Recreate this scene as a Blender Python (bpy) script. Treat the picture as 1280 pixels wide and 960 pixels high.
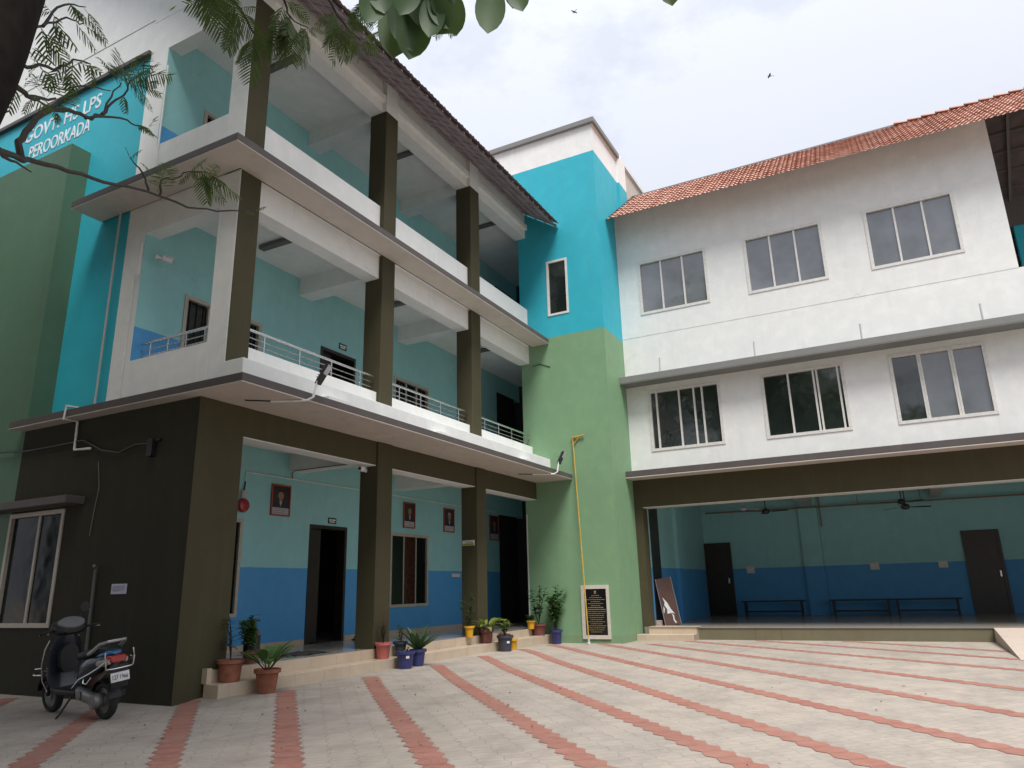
import bpy, bmesh, math, random
from mathutils import Vector, Matrix
R = math.radians
rnd = random.Random(7)
for o in list(bpy.data.objects): bpy.data.objects.remove(o)
SC = bpy.context.scene
COL = SC.collection

# ------------------------------------------------------------------ camera
cam = bpy.data.cameras.new('camera'); co = bpy.data.objects.new('camera', cam); COL.objects.link(co)
cam.sensor_width = 36.0; cam.lens = 36.0*908.66/1280.0; cam.clip_end = 1200; cam.clip_start = 0.05
YAW, PIT, ROL = R(27.447), R(15.795), R(-1.45)
F = Vector((math.cos(YAW)*math.cos(PIT), math.sin(YAW)*math.cos(PIT), math.sin(PIT)))
RT = Vector((math.sin(YAW), -math.cos(YAW), 0)); UP = RT.cross(F)
R2 = math.cos(ROL)*RT + math.sin(ROL)*UP; U2 = -math.sin(ROL)*RT + math.cos(ROL)*UP
m3 = Matrix((R2, U2, -F)).transposed()
co.matrix_world = Matrix.Translation((-6.698, -8.393, 1.30)) @ m3.to_4x4()
SC.camera = co

# ------------------------------------------------------------------ light
SUN_AZ = Vector((-0.74, -0.67, 0)).normalized(); SUN_EL = R(60)
sd = Vector((SUN_AZ.x*math.cos(SUN_EL), SUN_AZ.y*math.cos(SUN_EL), math.sin(SUN_EL)))
sl = bpy.data.lights.new('sun', 'SUN'); sl.energy = 3.7; sl.angle = R(24); sl.color = (1.0, 0.96, 0.90)
so = bpy.data.objects.new('sun', sl); COL.objects.link(so); so.location = (0, 0, 40)
so.rotation_euler = sd.to_track_quat('Z', 'Y').to_euler()
W = bpy.data.worlds.new('World'); SC.world = W; W.use_nodes = True
nt = W.node_tree; nt.nodes.clear()
def wn(t, **k):
    n = nt.nodes.new(t)
    for a, b in k.items(): setattr(n, a, b)
    return n
out = wn('ShaderNodeOutputWorld'); bg = wn('ShaderNodeBackground'); bg.inputs['Strength'].default_value = 0.066
sky = wn('ShaderNodeTexSky', sky_type='NISHITA', sun_disc=False); sky.sun_elevation = SUN_EL
sky.sun_rotation = math.atan2(SUN_AZ.x, SUN_AZ.y); sky.dust_density = 2.0
tc = wn('ShaderNodeTexCoord'); mp = wn('ShaderNodeMapping'); mp.inputs['Scale'].default_value = (1, 1, 1.9)
n1 = wn('ShaderNodeTexNoise'); n1.inputs['Scale'].default_value = 2.6; n1.inputs['Detail'].default_value = 8; n1.inputs['Roughness'].default_value = 0.62
cr = wn('ShaderNodeValToRGB'); cr.color_ramp.elements[0].position = 0.39; cr.color_ramp.elements[0].color = (0.86, 0.86, 0.86, 1)
cr.color_ramp.elements[1].position = 0.47; cr.color_ramp.elements[1].color = (1, 1, 1, 1)
n2 = wn('ShaderNodeTexNoise'); n2.inputs['Scale'].default_value = 1.3; n2.inputs['Detail'].default_value = 6
cc = wn('ShaderNodeValToRGB'); cc.color_ramp.elements[0].position = 0.3; cc.color_ramp.elements[0].color = (9.9, 10.5, 12.0, 1)
cc.color_ramp.elements[1].position = 0.68; cc.color_ramp.elements[1].color = (10.7, 10.9, 12.0, 1)
mx = wn('ShaderNodeMix', data_type='RGBA')
L = nt.links.new
L(tc.outputs['Generated'], mp.inputs['Vector']); L(mp.outputs[0], n1.inputs['Vector']); L(tc.outputs['Generated'], n2.inputs['Vector'])
L(n1.outputs['Fac'], cr.inputs[0]); L(n2.outputs['Fac'], cc.inputs[0])
L(cr.outputs[0], mx.inputs['Factor']); L(sky.outputs[0], mx.inputs['A']); L(cc.outputs[0], mx.inputs['B'])
sz = wn('ShaderNodeSeparateXYZ'); mr = wn('ShaderNodeMapRange'); vm = wn('ShaderNodeVectorMath', operation='SCALE')
mr.inputs['From Min'].default_value = 0; mr.inputs['From Max'].default_value = 1; mr.inputs['To Min'].default_value = 0.55; mr.inputs['To Max'].default_value = 1.45   # overcast sky: brighter overhead than at the horizon
L(tc.outputs['Generated'], sz.inputs[0]); L(sz.outputs['Z'], mr.inputs['Value']); L(mx.outputs['Result'], vm.inputs[0]); L(mr.outputs[0], vm.inputs['Scale']); L(vm.outputs[0], bg.inputs['Color']); L(bg.outputs[0], out.inputs['Surface'])
SC.view_settings.view_transform = 'Standard'; SC.view_settings.look = 'None'; SC.view_settings.gamma = 1.0
SC.view_settings.exposure = 0.30
SC.cycles.max_bounces = 8

# ------------------------------------------------------------------ materials
MATS = {}
class NB:
    def __init__(s, name):
        s.m = bpy.data.materials.new(name); s.m.use_nodes = True; s.t = s.m.node_tree; s.t.nodes.clear()
        s.o = s.n('ShaderNodeOutputMaterial'); s.p = s.n('ShaderNodeBsdfPrincipled'); s.l(s.p.outputs[0], s.o.inputs['Surface'])
        s.g = s.n('ShaderNodeNewGeometry')
    def n(s, t, **k):
        x = s.t.nodes.new(t)
        for a, b in k.items(): setattr(x, a, b)
        return x
    def l(s, a, b): s.t.links.new(a, b)
    def noise(s, scale, detail=4, rough=.55, vec=None, stretch=None):
        x = s.n('ShaderNodeTexNoise'); x.inputs['Scale'].default_value = scale; x.inputs['Detail'].default_value = detail; x.inputs['Roughness'].default_value = rough
        v = vec or s.g.outputs['Position']
        if stretch:
            m = s.n('ShaderNodeMapping'); m.inputs['Scale'].default_value = stretch; s.l(v, m.inputs['Vector']); v = m.outputs[0]
        s.l(v, x.inputs['Vector']); return x.outputs['Fac']
    def ramp(s, f, a, b, ca=(0, 0, 0, 1), cb=(1, 1, 1, 1)):
        r = s.n('ShaderNodeValToRGB'); r.color_ramp.elements[0].position = a; r.color_ramp.elements[1].position = b
        r.color_ramp.elements[0].color = ca; r.color_ramp.elements[1].color = cb; s.l(f, r.inputs[0]); return r.outputs[0]
    def mix(s, f, a, b, mode='MIX'):
        x = s.n('ShaderNodeMix', data_type='RGBA', blend_type=mode)
        for v, i in ((f, 'Factor'), (a, 'A'), (b, 'B')):
            if hasattr(v, 'is_output'): s.l(v, x.inputs[i])
            elif i == 'Factor': x.inputs[i].default_value = v
            else: x.inputs[i].default_value = tuple(v) + (1,) if len(v) == 3 else v
        return x.outputs['Result']
    def math(s, op, a, b):
        x = s.n('ShaderNodeMath', operation=op)
        for i, v in enumerate((a, b)):
            if hasattr(v, 'is_output'): s.l(v, x.inputs[i])
            else: x.inputs[i].default_value = v
        return x.outputs[0]
    def bump(s, f, st, dist=.02):
        b = s.n('ShaderNodeBump'); b.inputs['Strength'].default_value = st; b.inputs['Distance'].default_value = dist
        s.l(f, b.inputs['Height']); s.l(b.outputs[0], s.p.inputs['Normal'])
    def z(s):
        x = s.n('ShaderNodeSeparateXYZ'); s.l(s.g.outputs['Position'], x.inputs[0]); return x.outputs['Z']
    def fin(s, col, rough=.6, spec=.4):
        if hasattr(col, 'is_output'): s.l(col, s.p.inputs['Base Color'])
        else: s.p.inputs['Base Color'].default_value = tuple(col) + (1,)
        if hasattr(rough, 'is_output'): s.l(rough, s.p.inputs['Roughness'])
        else: s.p.inputs['Roughness'].default_value = rough
        s.p.inputs['Specular IOR Level'].default_value = spec
        return s.m

def paint(name, bands, rough=.55, dirt=.18, dirtcol=(.16, .14, .11), spec=.3):
    """painted plaster; bands = [(colour, z where it starts), ...] from the bottom up"""
    if name in MATS: return MATS[name]
    b = NB(name)
    col = None; z = b.z(); wob = b.math('MULTIPLY', b.noise(9, 3), .02)
    zz = b.math('ADD', z, wob)
    for c, z0 in bands:
        if col is None: col = b.mix(0, c, c)
        else: col = b.mix(b.math('GREATER_THAN', zz, z0 + .01), col, c)
    big = b.noise(.9, 5); fine = b.noise(22, 3)
    col = b.mix(b.math('MULTIPLY', b.ramp(b.noise(.45, 6, .65), .35, .7), .16), col, b.mix(1, col, (.72, .72, .70), 'MULTIPLY'))
    col = b.mix(b.math('MULTIPLY', b.ramp(b.noise(3.2, 5, .6), .45, .7), .5), col, b.mix(1, col, (1.16, 1.15, 1.12), 'MULTIPLY'))
    vo = b.n('ShaderNodeTexVoronoi', feature='DISTANCE_TO_EDGE'); vo.inputs['Scale'].default_value = .55
    wv = b.n('ShaderNodeMix', data_type='RGBA', blend_type='ADD'); wv.inputs['Factor'].default_value = .35; b.l(b.g.outputs['Position'], wv.inputs['A'])
    nn_ = b.n('ShaderNodeTexNoise'); nn_.inputs['Scale'].default_value = 2.5; nn_.inputs['Detail'].default_value = 6; b.l(b.g.outputs['Position'], nn_.inputs['Vector']); b.l(nn_.outputs['Color'], wv.inputs['B']); b.l(wv.outputs['Result'], vo.inputs['Vector'])
    crk = b.math('MULTIPLY', b.ramp(vo.outputs['Distance'], .0, .0035, (1, 1, 1, 1), (0, 0, 0, 1)), b.ramp(b.noise(.7, 3), .55, .62))
    col = b.mix(b.math('MULTIPLY', crk, .35), col, b.mix(1, col, (.4, .4, .38), 'MULTIPLY'))
    streak = b.noise(1.0, 6, .7, stretch=(5, 5, .35))
    blot = b.noise(2.2, 7, .7)
    d = b.math('MULTIPLY', b.ramp(streak, .5, .8), b.ramp(blot, .35, .75))
    col = b.mix(b.math('MULTIPLY', d, dirt*2.8), col, dirtcol)
    col = b.mix(b.math('MULTIPLY', fine, .05), col, (.2, .2, .2))
    h = b.math('ADD', b.math('MULTIPLY', big, 1.6), b.math('MULTIPLY', b.noise(60, 2), .12))
    b.bump(h, .25, .03)
    MATS[name] = b.fin(col, b.ramp(blot, .2, .8, (rough-.08,)*3+(1,), (rough+.12,)*3+(1,)), spec); return MATS[name]

def plain(name, c, rough=.5, metal=0., spec=.5, var=.12, scale=14, coat=0.):
    if name in MATS: return MATS[name]
    b = NB(name); f = b.noise(scale, 4)
    col = b.mix(b.ramp(f, .25, .75), tuple(x*(1-var) for x in c), tuple(min(1, x*(1+var)) for x in c))
    b.p.inputs['Metallic'].default_value = metal; b.p.inputs['Coat Weight'].default_value = coat
    MATS[name] = b.fin(col, b.ramp(b.noise(scale*2, 3), .2, .8, (max(.02, rough-.06),)*3+(1,), (min(1, rough+.1),)*3+(1,)), spec); return MATS[name]

def glass(name, c, ior=1.9, rough=.03, wav=.02):
    if name in MATS: return MATS[name]
    b = NB(name); b.p.inputs['IOR'].default_value = ior
    f = b.noise(1.6, 2); b.bump(f, wav, .3)
    col = b.mix(b.ramp(b.noise(1.2, 3), .35, .7), c, tuple(x*.55 for x in c))
    MATS[name] = b.fin(col, b.ramp(b.noise(2.3, 5, .65), .35, .75, (rough,)*3+(1,), (rough+.10,)*3+(1,)), .5); return MATS[name]

WHITE = (.76, .775, .765); MINT = (.285, .575, .60); BLUE = (.075, .315, .63); OLIVE = (.062, .055, .029); TEAL = (.028, .405, .515); GREEN = (.185, .325, .185)
m_white = paint('white_plaster', [(WHITE, -9)], dirt=.09, dirtcol=(.28, .26, .22))
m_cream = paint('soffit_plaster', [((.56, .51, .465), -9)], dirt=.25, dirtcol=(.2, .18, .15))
m_olive = paint('olive_plaster', [(OLIVE, -9)], rough=.7, spec=.15, dirt=.12, dirtcol=(.14, .13, .11))
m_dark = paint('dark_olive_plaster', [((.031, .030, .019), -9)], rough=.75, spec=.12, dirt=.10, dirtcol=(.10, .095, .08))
m_edge = paint('grey_edge_paint', [((.085, .075, .073), -9)], dirt=.2, dirtcol=(.18, .16, .14))
m_ledge = paint('grey_ledge_paint', [((.20, .205, .20), -9)], dirt=.2, dirtcol=(.3, .29, .27))
m_tower = paint('tower_paint', [((.18, .285, .165), -9), (GREEN, .18), (TEAL, 8.0), (WHITE, 13.42)], dirt=.12)
m_signwall = paint('sign_wall_paint', [(TEAL, -9), (WHITE, 11.13)], dirt=.08, dirtcol=(.2, .25, .25))
m_greenblk = paint('green_block_paint', [((.07, .145, .092), -9)], dirt=.2, dirtcol=(.08, .09, .05))
m_mint_g = paint('mint_blue_paint_ground', [(BLUE, -9), (MINT, 1.81)], dirt=.10, dirtcol=(.2, .22, .2))
m_mint_f = paint('mint_blue_paint_first', [(BLUE, -9), (MINT, 5.6)], dirt=.10, dirtcol=(.2, .22, .2))
m_mint_s = paint('mint_blue_paint_second', [(BLUE, -9), (MINT, 9.42)], dirt=.10, dirtcol=(.2, .22, .2))
m_mint_h = paint('mint_blue_paint_hall', [(BLUE, -9), (MINT, 1.79)], dirt=.12, dirtcol=(.15, .16, .15))
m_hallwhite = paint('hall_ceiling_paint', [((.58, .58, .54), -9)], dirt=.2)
m_plinth = paint('plinth_paint', [((.155, .14, .085), -9)], dirt=.3, dirtcol=(.2, .18, .14))
m_beige = paint('beige_plaster', [((.55, .47, .40), -9)], dirt=.2)

def tiles(name, c, sx=.6, sz=.3, gap=(.35, .3, .24), rough=.25):
    b = NB(name)
    t = b.n('ShaderNodeTexBrick'); t.inputs['Scale'].default_value = 1; t.inputs['Brick Width'].default_value = sx; t.inputs['Row Height'].default_value = .6
    t.inputs['Mortar Size'].default_value = .003; t.offset = 0
    for i, k in (('Color1', 1), ('Color2', .92)): t.inputs[i].default_value = tuple(x*k for x in c) + (1,)
    t.inputs['Mortar'].default_value = gap + (1,); b.l(b.g.outputs['Position'], t.inputs['Vector'])
    col = b.mix(b.math('MULTIPLY', b.ramp(b.noise(2.5, 6, .7), .4, .8), .35), t.outputs['Color'], (.25, .2, .15))
    col = b.mix(b.math('MULTIPLY', b.noise(30, 3), .15), col, (.4, .33, .26))
    return b.fin(col, rough, .5)
m_step = tiles('beige_step_tile', (.56, .46, .35)); m_floor = tiles('verandah_floor_tile', (.46, .44, .41), rough=.12); m_hallfloor = tiles('hall_floor_tile', (.24, .225, .20), rough=.22)

def pavers():
    b = NB('grey_pavers')
    v = b.n('ShaderNodeMapping'); v.inputs['Rotation'].default_value = (0, 0, R(-43)); b.l(b.g.outputs['Position'], v.inputs['Vector'])
    # wavy edges, so that the blocks read as interlocking pavers
    w = b.n('ShaderNodeTexWave', wave_type='BANDS', bands_direction='X'); w.inputs['Scale'].default_value = 1.42; b.l(v.outputs[0], w.inputs['Vector'])
    sx = b.n('ShaderNodeSeparateXYZ'); b.l(v.outputs[0], sx.inputs[0])
    yy = b.math('ADD', sx.outputs['Y'], b.math('MULTIPLY', w.outputs['Fac'], .03))
    cx = b.n('ShaderNodeCombineXYZ'); b.l(sx.outputs['X'], cx.inputs[0]); b.l(yy, cx.inputs[1])
    t = b.n('ShaderNodeTexBrick'); t.inputs['Scale'].default_value = 1; t.inputs['Brick Width'].default_value = .11; t.inputs['Row Height'].default_value = .225
    t.inputs['Mortar Size'].default_value = .003; t.inputs['Mortar Smooth'].default_value = .3; t.inputs['Bias'].default_value = -.1
    t.inputs['Color1'].default_value = (.425, .368, .315, 1); t.inputs['Color2'].default_value = (.385, .334, .288, 1); t.inputs['Mortar'].default_value = (.25, .225, .195, 1)
    b.l(cx.outputs[0], t.inputs['Vector'])
    col = b.mix(b.math('MULTIPLY', b.ramp(b.noise(.55, 6, .65), .35, .7), .4), t.outputs['Color'], (.29, .27, .245))
    col = b.mix(b.math('MULTIPLY', b.ramp(b.noise(1.7, 8, .72), .45, .72), .62), col, (.22, .195, .17))
    col = b.mix(b.math('MULTIPLY', b.ramp(b.noise(38, 4), .62, .75), .45), col, (.22, .20, .17))
    col = b.mix(b.math('MULTIPLY', b.ramp(b.noise(11, 4), .66, .74), .5), col, (.46, .44, .41))
    col = b.mix(b.math('MULTIPLY', b.ramp(b.noise(.8, 5, .7, stretch=(.35, 1.6, 1)), .5, .7), .42), col, (.20, .18, .155))
    spot = b.math('MULTIPLY', b.ramp(b.noise(5.5, 2), .70, .73), b.ramp(b.noise(.9, 2), .45, .6))
    col = b.mix(b.math('MULTIPLY', spot, .55), col, (.12, .105, .09))
    h = b.math('ADD', b.math('MULTIPLY', t.outputs['Fac'], -1), b.math('MULTIPLY', b.noise(70, 3), .25)); b.bump(h, .55, .012)
    return b.fin(col, .8, .25)
m_pave = pavers()
def redpave():
    b = NB('red_pavers')
    col = b.mix(b.ramp(b.noise(9, 5), .3, .7), (.37, .165, .13), (.30, .13, .10))
    at = b.n('ShaderNodeVertexColor', layer_name='tone'); col = b.mix(b.math('MULTIPLY', at.outputs['Color'], .45), col, b.mix(1, col, (.72, .78, .8), 'MULTIPLY'))
    col = b.mix(b.math('MULTIPLY', b.ramp(b.noise(1.7, 8, .72), .4, .75), .6), col, (.36, .23, .18))
    col = b.mix(b.math('MULTIPLY', b.ramp(b.noise(45, 4), .6, .75), .4), col, (.42, .30, .25))
    b.bump(b.noise(70, 3), .4, .01); return b.fin(col, .8, .25)
m_red = redpave()
def rooftile():
    b = NB('clay_roof_tile')
    at = b.n('ShaderNodeVertexColor', layer_name='tile')
    col = b.mix(b.ramp(at.outputs['Color'], 0, 1), (.47, .235, .175), (.64, .40, .325))
    col = b.mix(b.math('MULTIPLY', b.ramp(b.noise(2.4, 6, .7), .45, .75), .6), col, (.22, .11, .08))
    col = b.mix(b.math('MULTIPLY', b.ramp(b.noise(14, 5, .7), .55, .75), .4), col, (.60, .36, .27))
    return b.fin(col, .75, .3)
m_tile = rooftile()
m_tile_old = plain('weathered_roof_tile', (.30, .245, .245), .8, var=.35, scale=5)
m_under = plain('weathered_tile_underside', (.34, .29, .31), .8, var=.3, scale=3)
m_batten = plain('roof_batten', (.10, .085, .08), .7)
m_frame = plain('white_window_frame', (.66, .65, .62), .4)
m_framec = plain('cream_window_frame', (.42, .38, .32), .5)
g_sky = glass('film_glass', (.15, .165, .18), 2.1, .03, .015)
g_dark = glass('dark_glass', (.018, .026, .025), 2.0, .03, .03)
g_dim = glass('dim_glass', (.008, .014, .013), 1.33, .08, .03)
m_door = plain('dark_brown_door', (.022, .016, .013), .35, var=.3, scale=6)
m_void = plain('unlit_room_plaster', (.05, .055, .055), .8)  # near-black colour stands in for the darkness of unlit rooms
m_steel = plain('stainless_steel', (.62, .62, .62), .25, metal=1., var=.05)
m_black = plain('black_plastic', (.012, .012, .013), .4)
m_rubber = plain('black_rubber', (.018, .018, .018), .8)
m_pipe = plain('grey_pvc_pipe', (.42, .43, .42), .45)
m_pipew = plain('white_pvc_pipe', (.7, .71, .69), .45)
m_dpipe = plain('dull_grey_pipe', (.13, .13, .125), .6)
m_brpipe = plain('brown_conduit', (.23, .15, .11), .5)
m_yellow = plain('yellow_pole_paint', (.46, .30, .05), .45, var=.2, scale=9)
m_granite = plain('black_granite', (.010, .010, .010), .12, var=.5, scale=120)
m_gold = plain('gold_lettering', (.30, .24, .11), .4, spec=.5)
m_marble = plain('white_marble_border', (.56, .54, .47), .35, var=.08)
m_terra = plain('terracotta_pot', (.26, .095, .055), .8, var=.3, scale=11)
m_pink = plain('pink_plastic_pot', (.44, .12, .10), .5)
m_navy = plain('navy_plastic_pot', (.030, .035, .14), .4)
m_char = plain('charcoal_plastic_pot', (.035, .04, .055), .45)
m_ypot = plain('yellow_plastic_pot', (.60, .32, .012), .4)
m_maroon = plain('maroon_clay_pot', (.14, .045, .035), .7, var=.35)
m_soil = plain('potting_soil', (.045, .032, .022), .95, var=.4, scale=40)
m_sign = plain('white_sign_panel', (.68, .69, .70), .5)
m_ink = plain('faded_ink', (.20, .20, .24), .6)
m_redfr = plain('red_picture_frame', (.33, .055, .035), .45)
m_paper = plain('lilac_paper', (.50, .50, .60), .8)
m_pic = plain('portrait_background', (.030, .022, .022), .35)
m_suit = plain('portrait_dark_suit', (.014, .018, .030), .4)
m_skin = plain('portrait_skin_tone', (.30, .17, .10), .45)
m_cap = plain('portrait_caption', (.42, .42, .45), .5)
m_redmet = plain('red_enamel', (.30, .020, .017), .3, coat=.3)
m_bench = plain('dark_wood_bench', (.030, .020, .015), .5, var=.3)
m_board = plain('brown_board', (.085, .040, .028), .6, var=.25, scale=5)
m_lamp = plain('white_lamp_housing', (.62, .62, .60), .4)
m_lampoff = plain('unlit_tube_lamp', (.12, .11, .10), .5)
m_bark = plain('tree_bark', (.013, .011, .009), .95, spec=.08, var=.45, scale=18)
m_twig = plain('twig_bark', (.035, .030, .025), .9, var=.3, scale=18)
m_switch = plain('switch_plate', (.60, .60, .57), .45)
m_bird = plain('dark_bird_plumage', (.05, .045, .045), .8)

def leafmat(name, c, trans=.35, var=.35, scale=5):
    b = NB(name)
    col = b.mix(b.ramp(b.noise(scale, 3), .3, .7), tuple(x*(1-var) for x in c), tuple(x*(1+var) for x in c))
    b.fin(col, .5, .35); tr = b.n('ShaderNodeBsdfTranslucent'); b.l(b.mix(.5, col, (.16, .24, .03)), tr.inputs['Color'])
    ms = b.n('ShaderNodeMixShader'); ms.inputs[0].default_value = trans; b.l(b.p.outputs[0], ms.inputs[1]); b.l(tr.outputs[0], ms.inputs[2]); b.l(ms.outputs[0], b.o.inputs['Surface'])
    return b.m
l_frond = leafmat('feathery_leaf', (.055, .092, .026), .4); l_big = leafmat('broad_leaf', (.055, .105, .045), .4, .2)
l_far = leafmat('distant_leaf', (.045, .075, .028), .25)
l_green = leafmat('pot_leaf_green', (.075, .16, .045), .3); l_lime = leafmat('pot_leaf_lime', (.20, .25, .05), .3); l_deep = leafmat('pot_leaf_deep', (.030, .075, .028), .25)
l_red = leafmat('pot_leaf_reddish', (.15, .075, .04), .25)

# ------------------------------------------------------------------ mesh building
class MB:
    def __init__(s): s.v = []; s.f = []
    def add(s, vs, fs):
        n = len(s.v); s.v += [tuple(v) for v in vs]; s.f += [tuple(i+n for i in f) for f in fs]; return s
    def box(s, x0, y0, z0, x1, y1, z1):
        x0, x1 = sorted((x0, x1)); y0, y1 = sorted((y0, y1)); z0, z1 = sorted((z0, z1))
        return s.add([(x0,y0,z0),(x1,y0,z0),(x1,y1,z0),(x0,y1,z0),(x0,y0,z1),(x1,y0,z1),(x1,y1,z1),(x0,y1,z1)],
                     [(0,3,2,1),(4,5,6,7),(0,1,5,4),(1,2,6,5),(2,3,7,6),(3,0,4,7)])
    def bbox(s, x0, y0, z0, x1, y1, z1, r=.01):
        x0, x1 = sorted((x0, x1)); y0, y1 = sorted((y0, y1)); z0, z1 = sorted((z0, z1))
        bm = bmesh.new(); bmesh.ops.create_cube(bm, size=1)
        for v in bm.verts: v.co = Vector(((x0+x1)/2+v.co.x*(x1-x0), (y0+y1)/2+v.co.y*(y1-y0), (z0+z1)/2+v.co.z*(z1-z0)))
        r = min(r, (x1-x0)*.45, (y1-y0)*.45, (z1-z0)*.45)
        bmesh.ops.bevel(bm, geom=bm.edges[:], offset=r, segments=2, profile=.5, affect='EDGES')
        return s.bm(bm)
    def bm(s, bm, M=None):
        bm.verts.index_update(); s.add([(M @ v.co if M else v.co) for v in bm.verts], [[v.index for v in f.verts] for f in bm.faces]); bm.free(); return s
    def tube(s, pts, r, n=8, cap=True):
        pts = [Vector(p) for p in pts]; k = len(pts); rs = r if isinstance(r, (list, tuple)) else [r]*k
        prev = None; rings = []
        for i, p in enumerate(pts):
            d = (pts[min(i+1, k-1)] - pts[max(i-1, 0)])
            d = d.normalized() if d.length > 1e-9 else Vector((0, 0, 1))
            if prev is None: a = d.orthogonal().normalized()
            else:
                a = prev - d*prev.dot(d); a = a.normalized() if a.length > 1e-6 else d.orthogonal().normalized()
            prev = a; b = d.cross(a)
            rings.append([p + (a*math.cos(2*math.pi*j/n) + b*math.sin(2*math.pi*j/n))*rs[i] for j in range(n)])
        vs = [v for q in rings for v in q]; fs = []
        for i in range(k-1):
            for j in range(n): fs.append((i*n+j, i*n+(j+1) % n, (i+1)*n+(j+1) % n, (i+1)*n+j))
        if cap: fs += [tuple(range(n-1, -1, -1)), tuple((k-1)*n+j for j in range(n))]
        return s.add(vs, fs)
    def lathe(s, prof, c=(0, 0, 0), n=20, axis='z', close=True):
        vs = []; fs = []; k = len(prof); c = Vector(c)
        for r, h in prof:
            for j in range(n):
                a = 2*math.pi*j/n; q = (r*math.cos(a), r*math.sin(a), h)
                if axis == 'x': q = (h, r*math.cos(a), r*math.sin(a))
                if axis == 'y': q = (r*math.sin(a), h, r*math.cos(a))
                vs.append(c + Vector(q))
        for i in range(k-1):
            for j in range(n): fs.append((i*n+j, i*n+(j+1) % n, (i+1)*n+(j+1) % n, (i+1)*n+j))
        if close: fs += [tuple(range(n-1, -1, -1)), tuple((k-1)*n+j for j in range(n))]
        return s.add(vs, fs)
    def loft(s, secs, cap=True):
        n = len(secs[0]); vs = [p for q in secs for p in q]; fs = []
        for i in range(len(secs)-1):
            for j in range(n): fs.append((i*n+j, i*n+(j+1) % n, (i+1)*n+(j+1) % n, (i+1)*n+j))
        if cap: fs += [tuple(range(n-1, -1, -1)), tuple((len(secs)-1)*n+j for j in range(n))]
        return s.add(vs, fs)
    def xf(s, M): s.v = [tuple(M @ Vector(v)) for v in s.v]; return s
    def build(s, name, mat, parent=None, smooth=False, local=False):
        me = bpy.data.meshes.new(name)
        off = Vector((0, 0, 0))
        if parent is not None and not local:
            p = parent
            while p is not None: off += p.location; p = p.parent
        me.from_pydata([tuple(Vector(v)-off) for v in s.v], [], s.f); me.update()
        bm = bmesh.new(); bm.from_mesh(me); bmesh.ops.recalc_face_normals(bm, faces=bm.faces[:]) if len(s.f) < 20000 else None; bm.to_mesh(me); bm.free()
        me.materials.append(mat)
        if smooth:
            for p in me.polygons: p.use_smooth = True
            try: me.set_sharp_from_angle(angle=R(38))
            except Exception: pass
        o = bpy.data.objects.new(name, me); COL.objects.link(o)
        if parent is not None: o.parent = parent
        return o

def sup(cx, cy, cz, ry, rz, n=16, e=2.6):      # super-ellipse ring in the y-z plane
    q = []
    for j in range(n):
        a = 2*math.pi*j/n; c, s_ = math.cos(a), math.sin(a)
        q.append((cx, cy+math.copysign(abs(c)**(2/e), c)*ry, cz+math.copysign(abs(s_)**(2/e), s_)*rz))
    return q

def thing(name, label, cat, loc=(0, 0, 0), rz=0, group=None):
    o = bpy.data.objects.new(name, None); COL.objects.link(o); o.location = loc; o.rotation_euler = (0, 0, rz); o.empty_display_size = .2
    return tag(o, label, cat, group)
def tag(o, label, cat, group=None):
    o['label'] = label; o['category'] = cat
    if group: o['group'] = group
    return o
def struct(o): o['kind'] = 'structure'; return o
def dup(root, loc=None, rz=None, label=None):
    r = root.copy(); COL.objects.link(r)
    if loc is not None: r.location = loc
    if rz is not None: r.rotation_euler = (0, 0, rz)
    if label: r['label'] = label
    for ch in root.children:
        c = ch.copy(); COL.objects.link(c); c.parent = r
        for g in ch.children:
            d = g.copy(); COL.objects.link(d); d.parent = c
    return r

def wall_grid(ax, c0, c1, u0, u1, z0, z1, holes=()):
    """wall slab between c0 and c1 on axis ax ('x' or 'y'), running u0..u1 along the other, with rectangular openings"""
    us = sorted({u0, u1, *[h[0] for h in holes], *[h[1] for h in holes]}); zs = sorted({z0, z1, *[h[2] for h in holes], *[h[3] for h in holes]})
    us = [u for u in us if u0 <= u <= u1]; zs = [z for z in zs if z0 <= z <= z1]
    nu, nz = len(us)-1, len(zs)-1
    def solid(i, k):
        if not (0 <= i < nu and 0 <= k < nz): return False
        a, b = (us[i]+us[i+1])/2, (zs[k]+zs[k+1])/2
        return not any(h[0] < a < h[1] and h[2] < b < h[3] for h in holes)
    m = MB()
    def P(c, u, z): return (c, u, z) if ax == 'x' else (u, c, z)
    for i in range(nu):
        for k in range(nz):
            if not solid(i, k): continue
            a, b, e, f = us[i], us[i+1], zs[k], zs[k+1]
            for c in (c0, c1): m.add([P(c, a, e), P(c, b, e), P(c, b, f), P(c, a, f)], [(0, 1, 2, 3)])
            for di, dk, q in ((-1, 0, (a, e, a, f)), (1, 0, (b, e, b, f)), (0, -1, (a, e, b, e)), (0, 1, (a, f, b, f))):
                if not solid(i+di, k+dk): m.add([P(c0, q[0], q[1]), P(c1, q[0], q[1]), P(c1, q[2], q[3]), P(c0, q[2], q[3])], [(0, 1, 2, 3)])
    # weld so that normals come out consistent
    bm = bmesh.new(); vs = [bm.verts.new(v) for v in m.v]
    for f in m.f: bm.faces.new([vs[i] for i in f])
    bmesh.ops.remove_doubles(bm, verts=bm.verts[:], dist=1e-5); bmesh.ops.recalc_face_normals(bm, faces=bm.faces[:])
    return MB().bm(bm)

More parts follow.
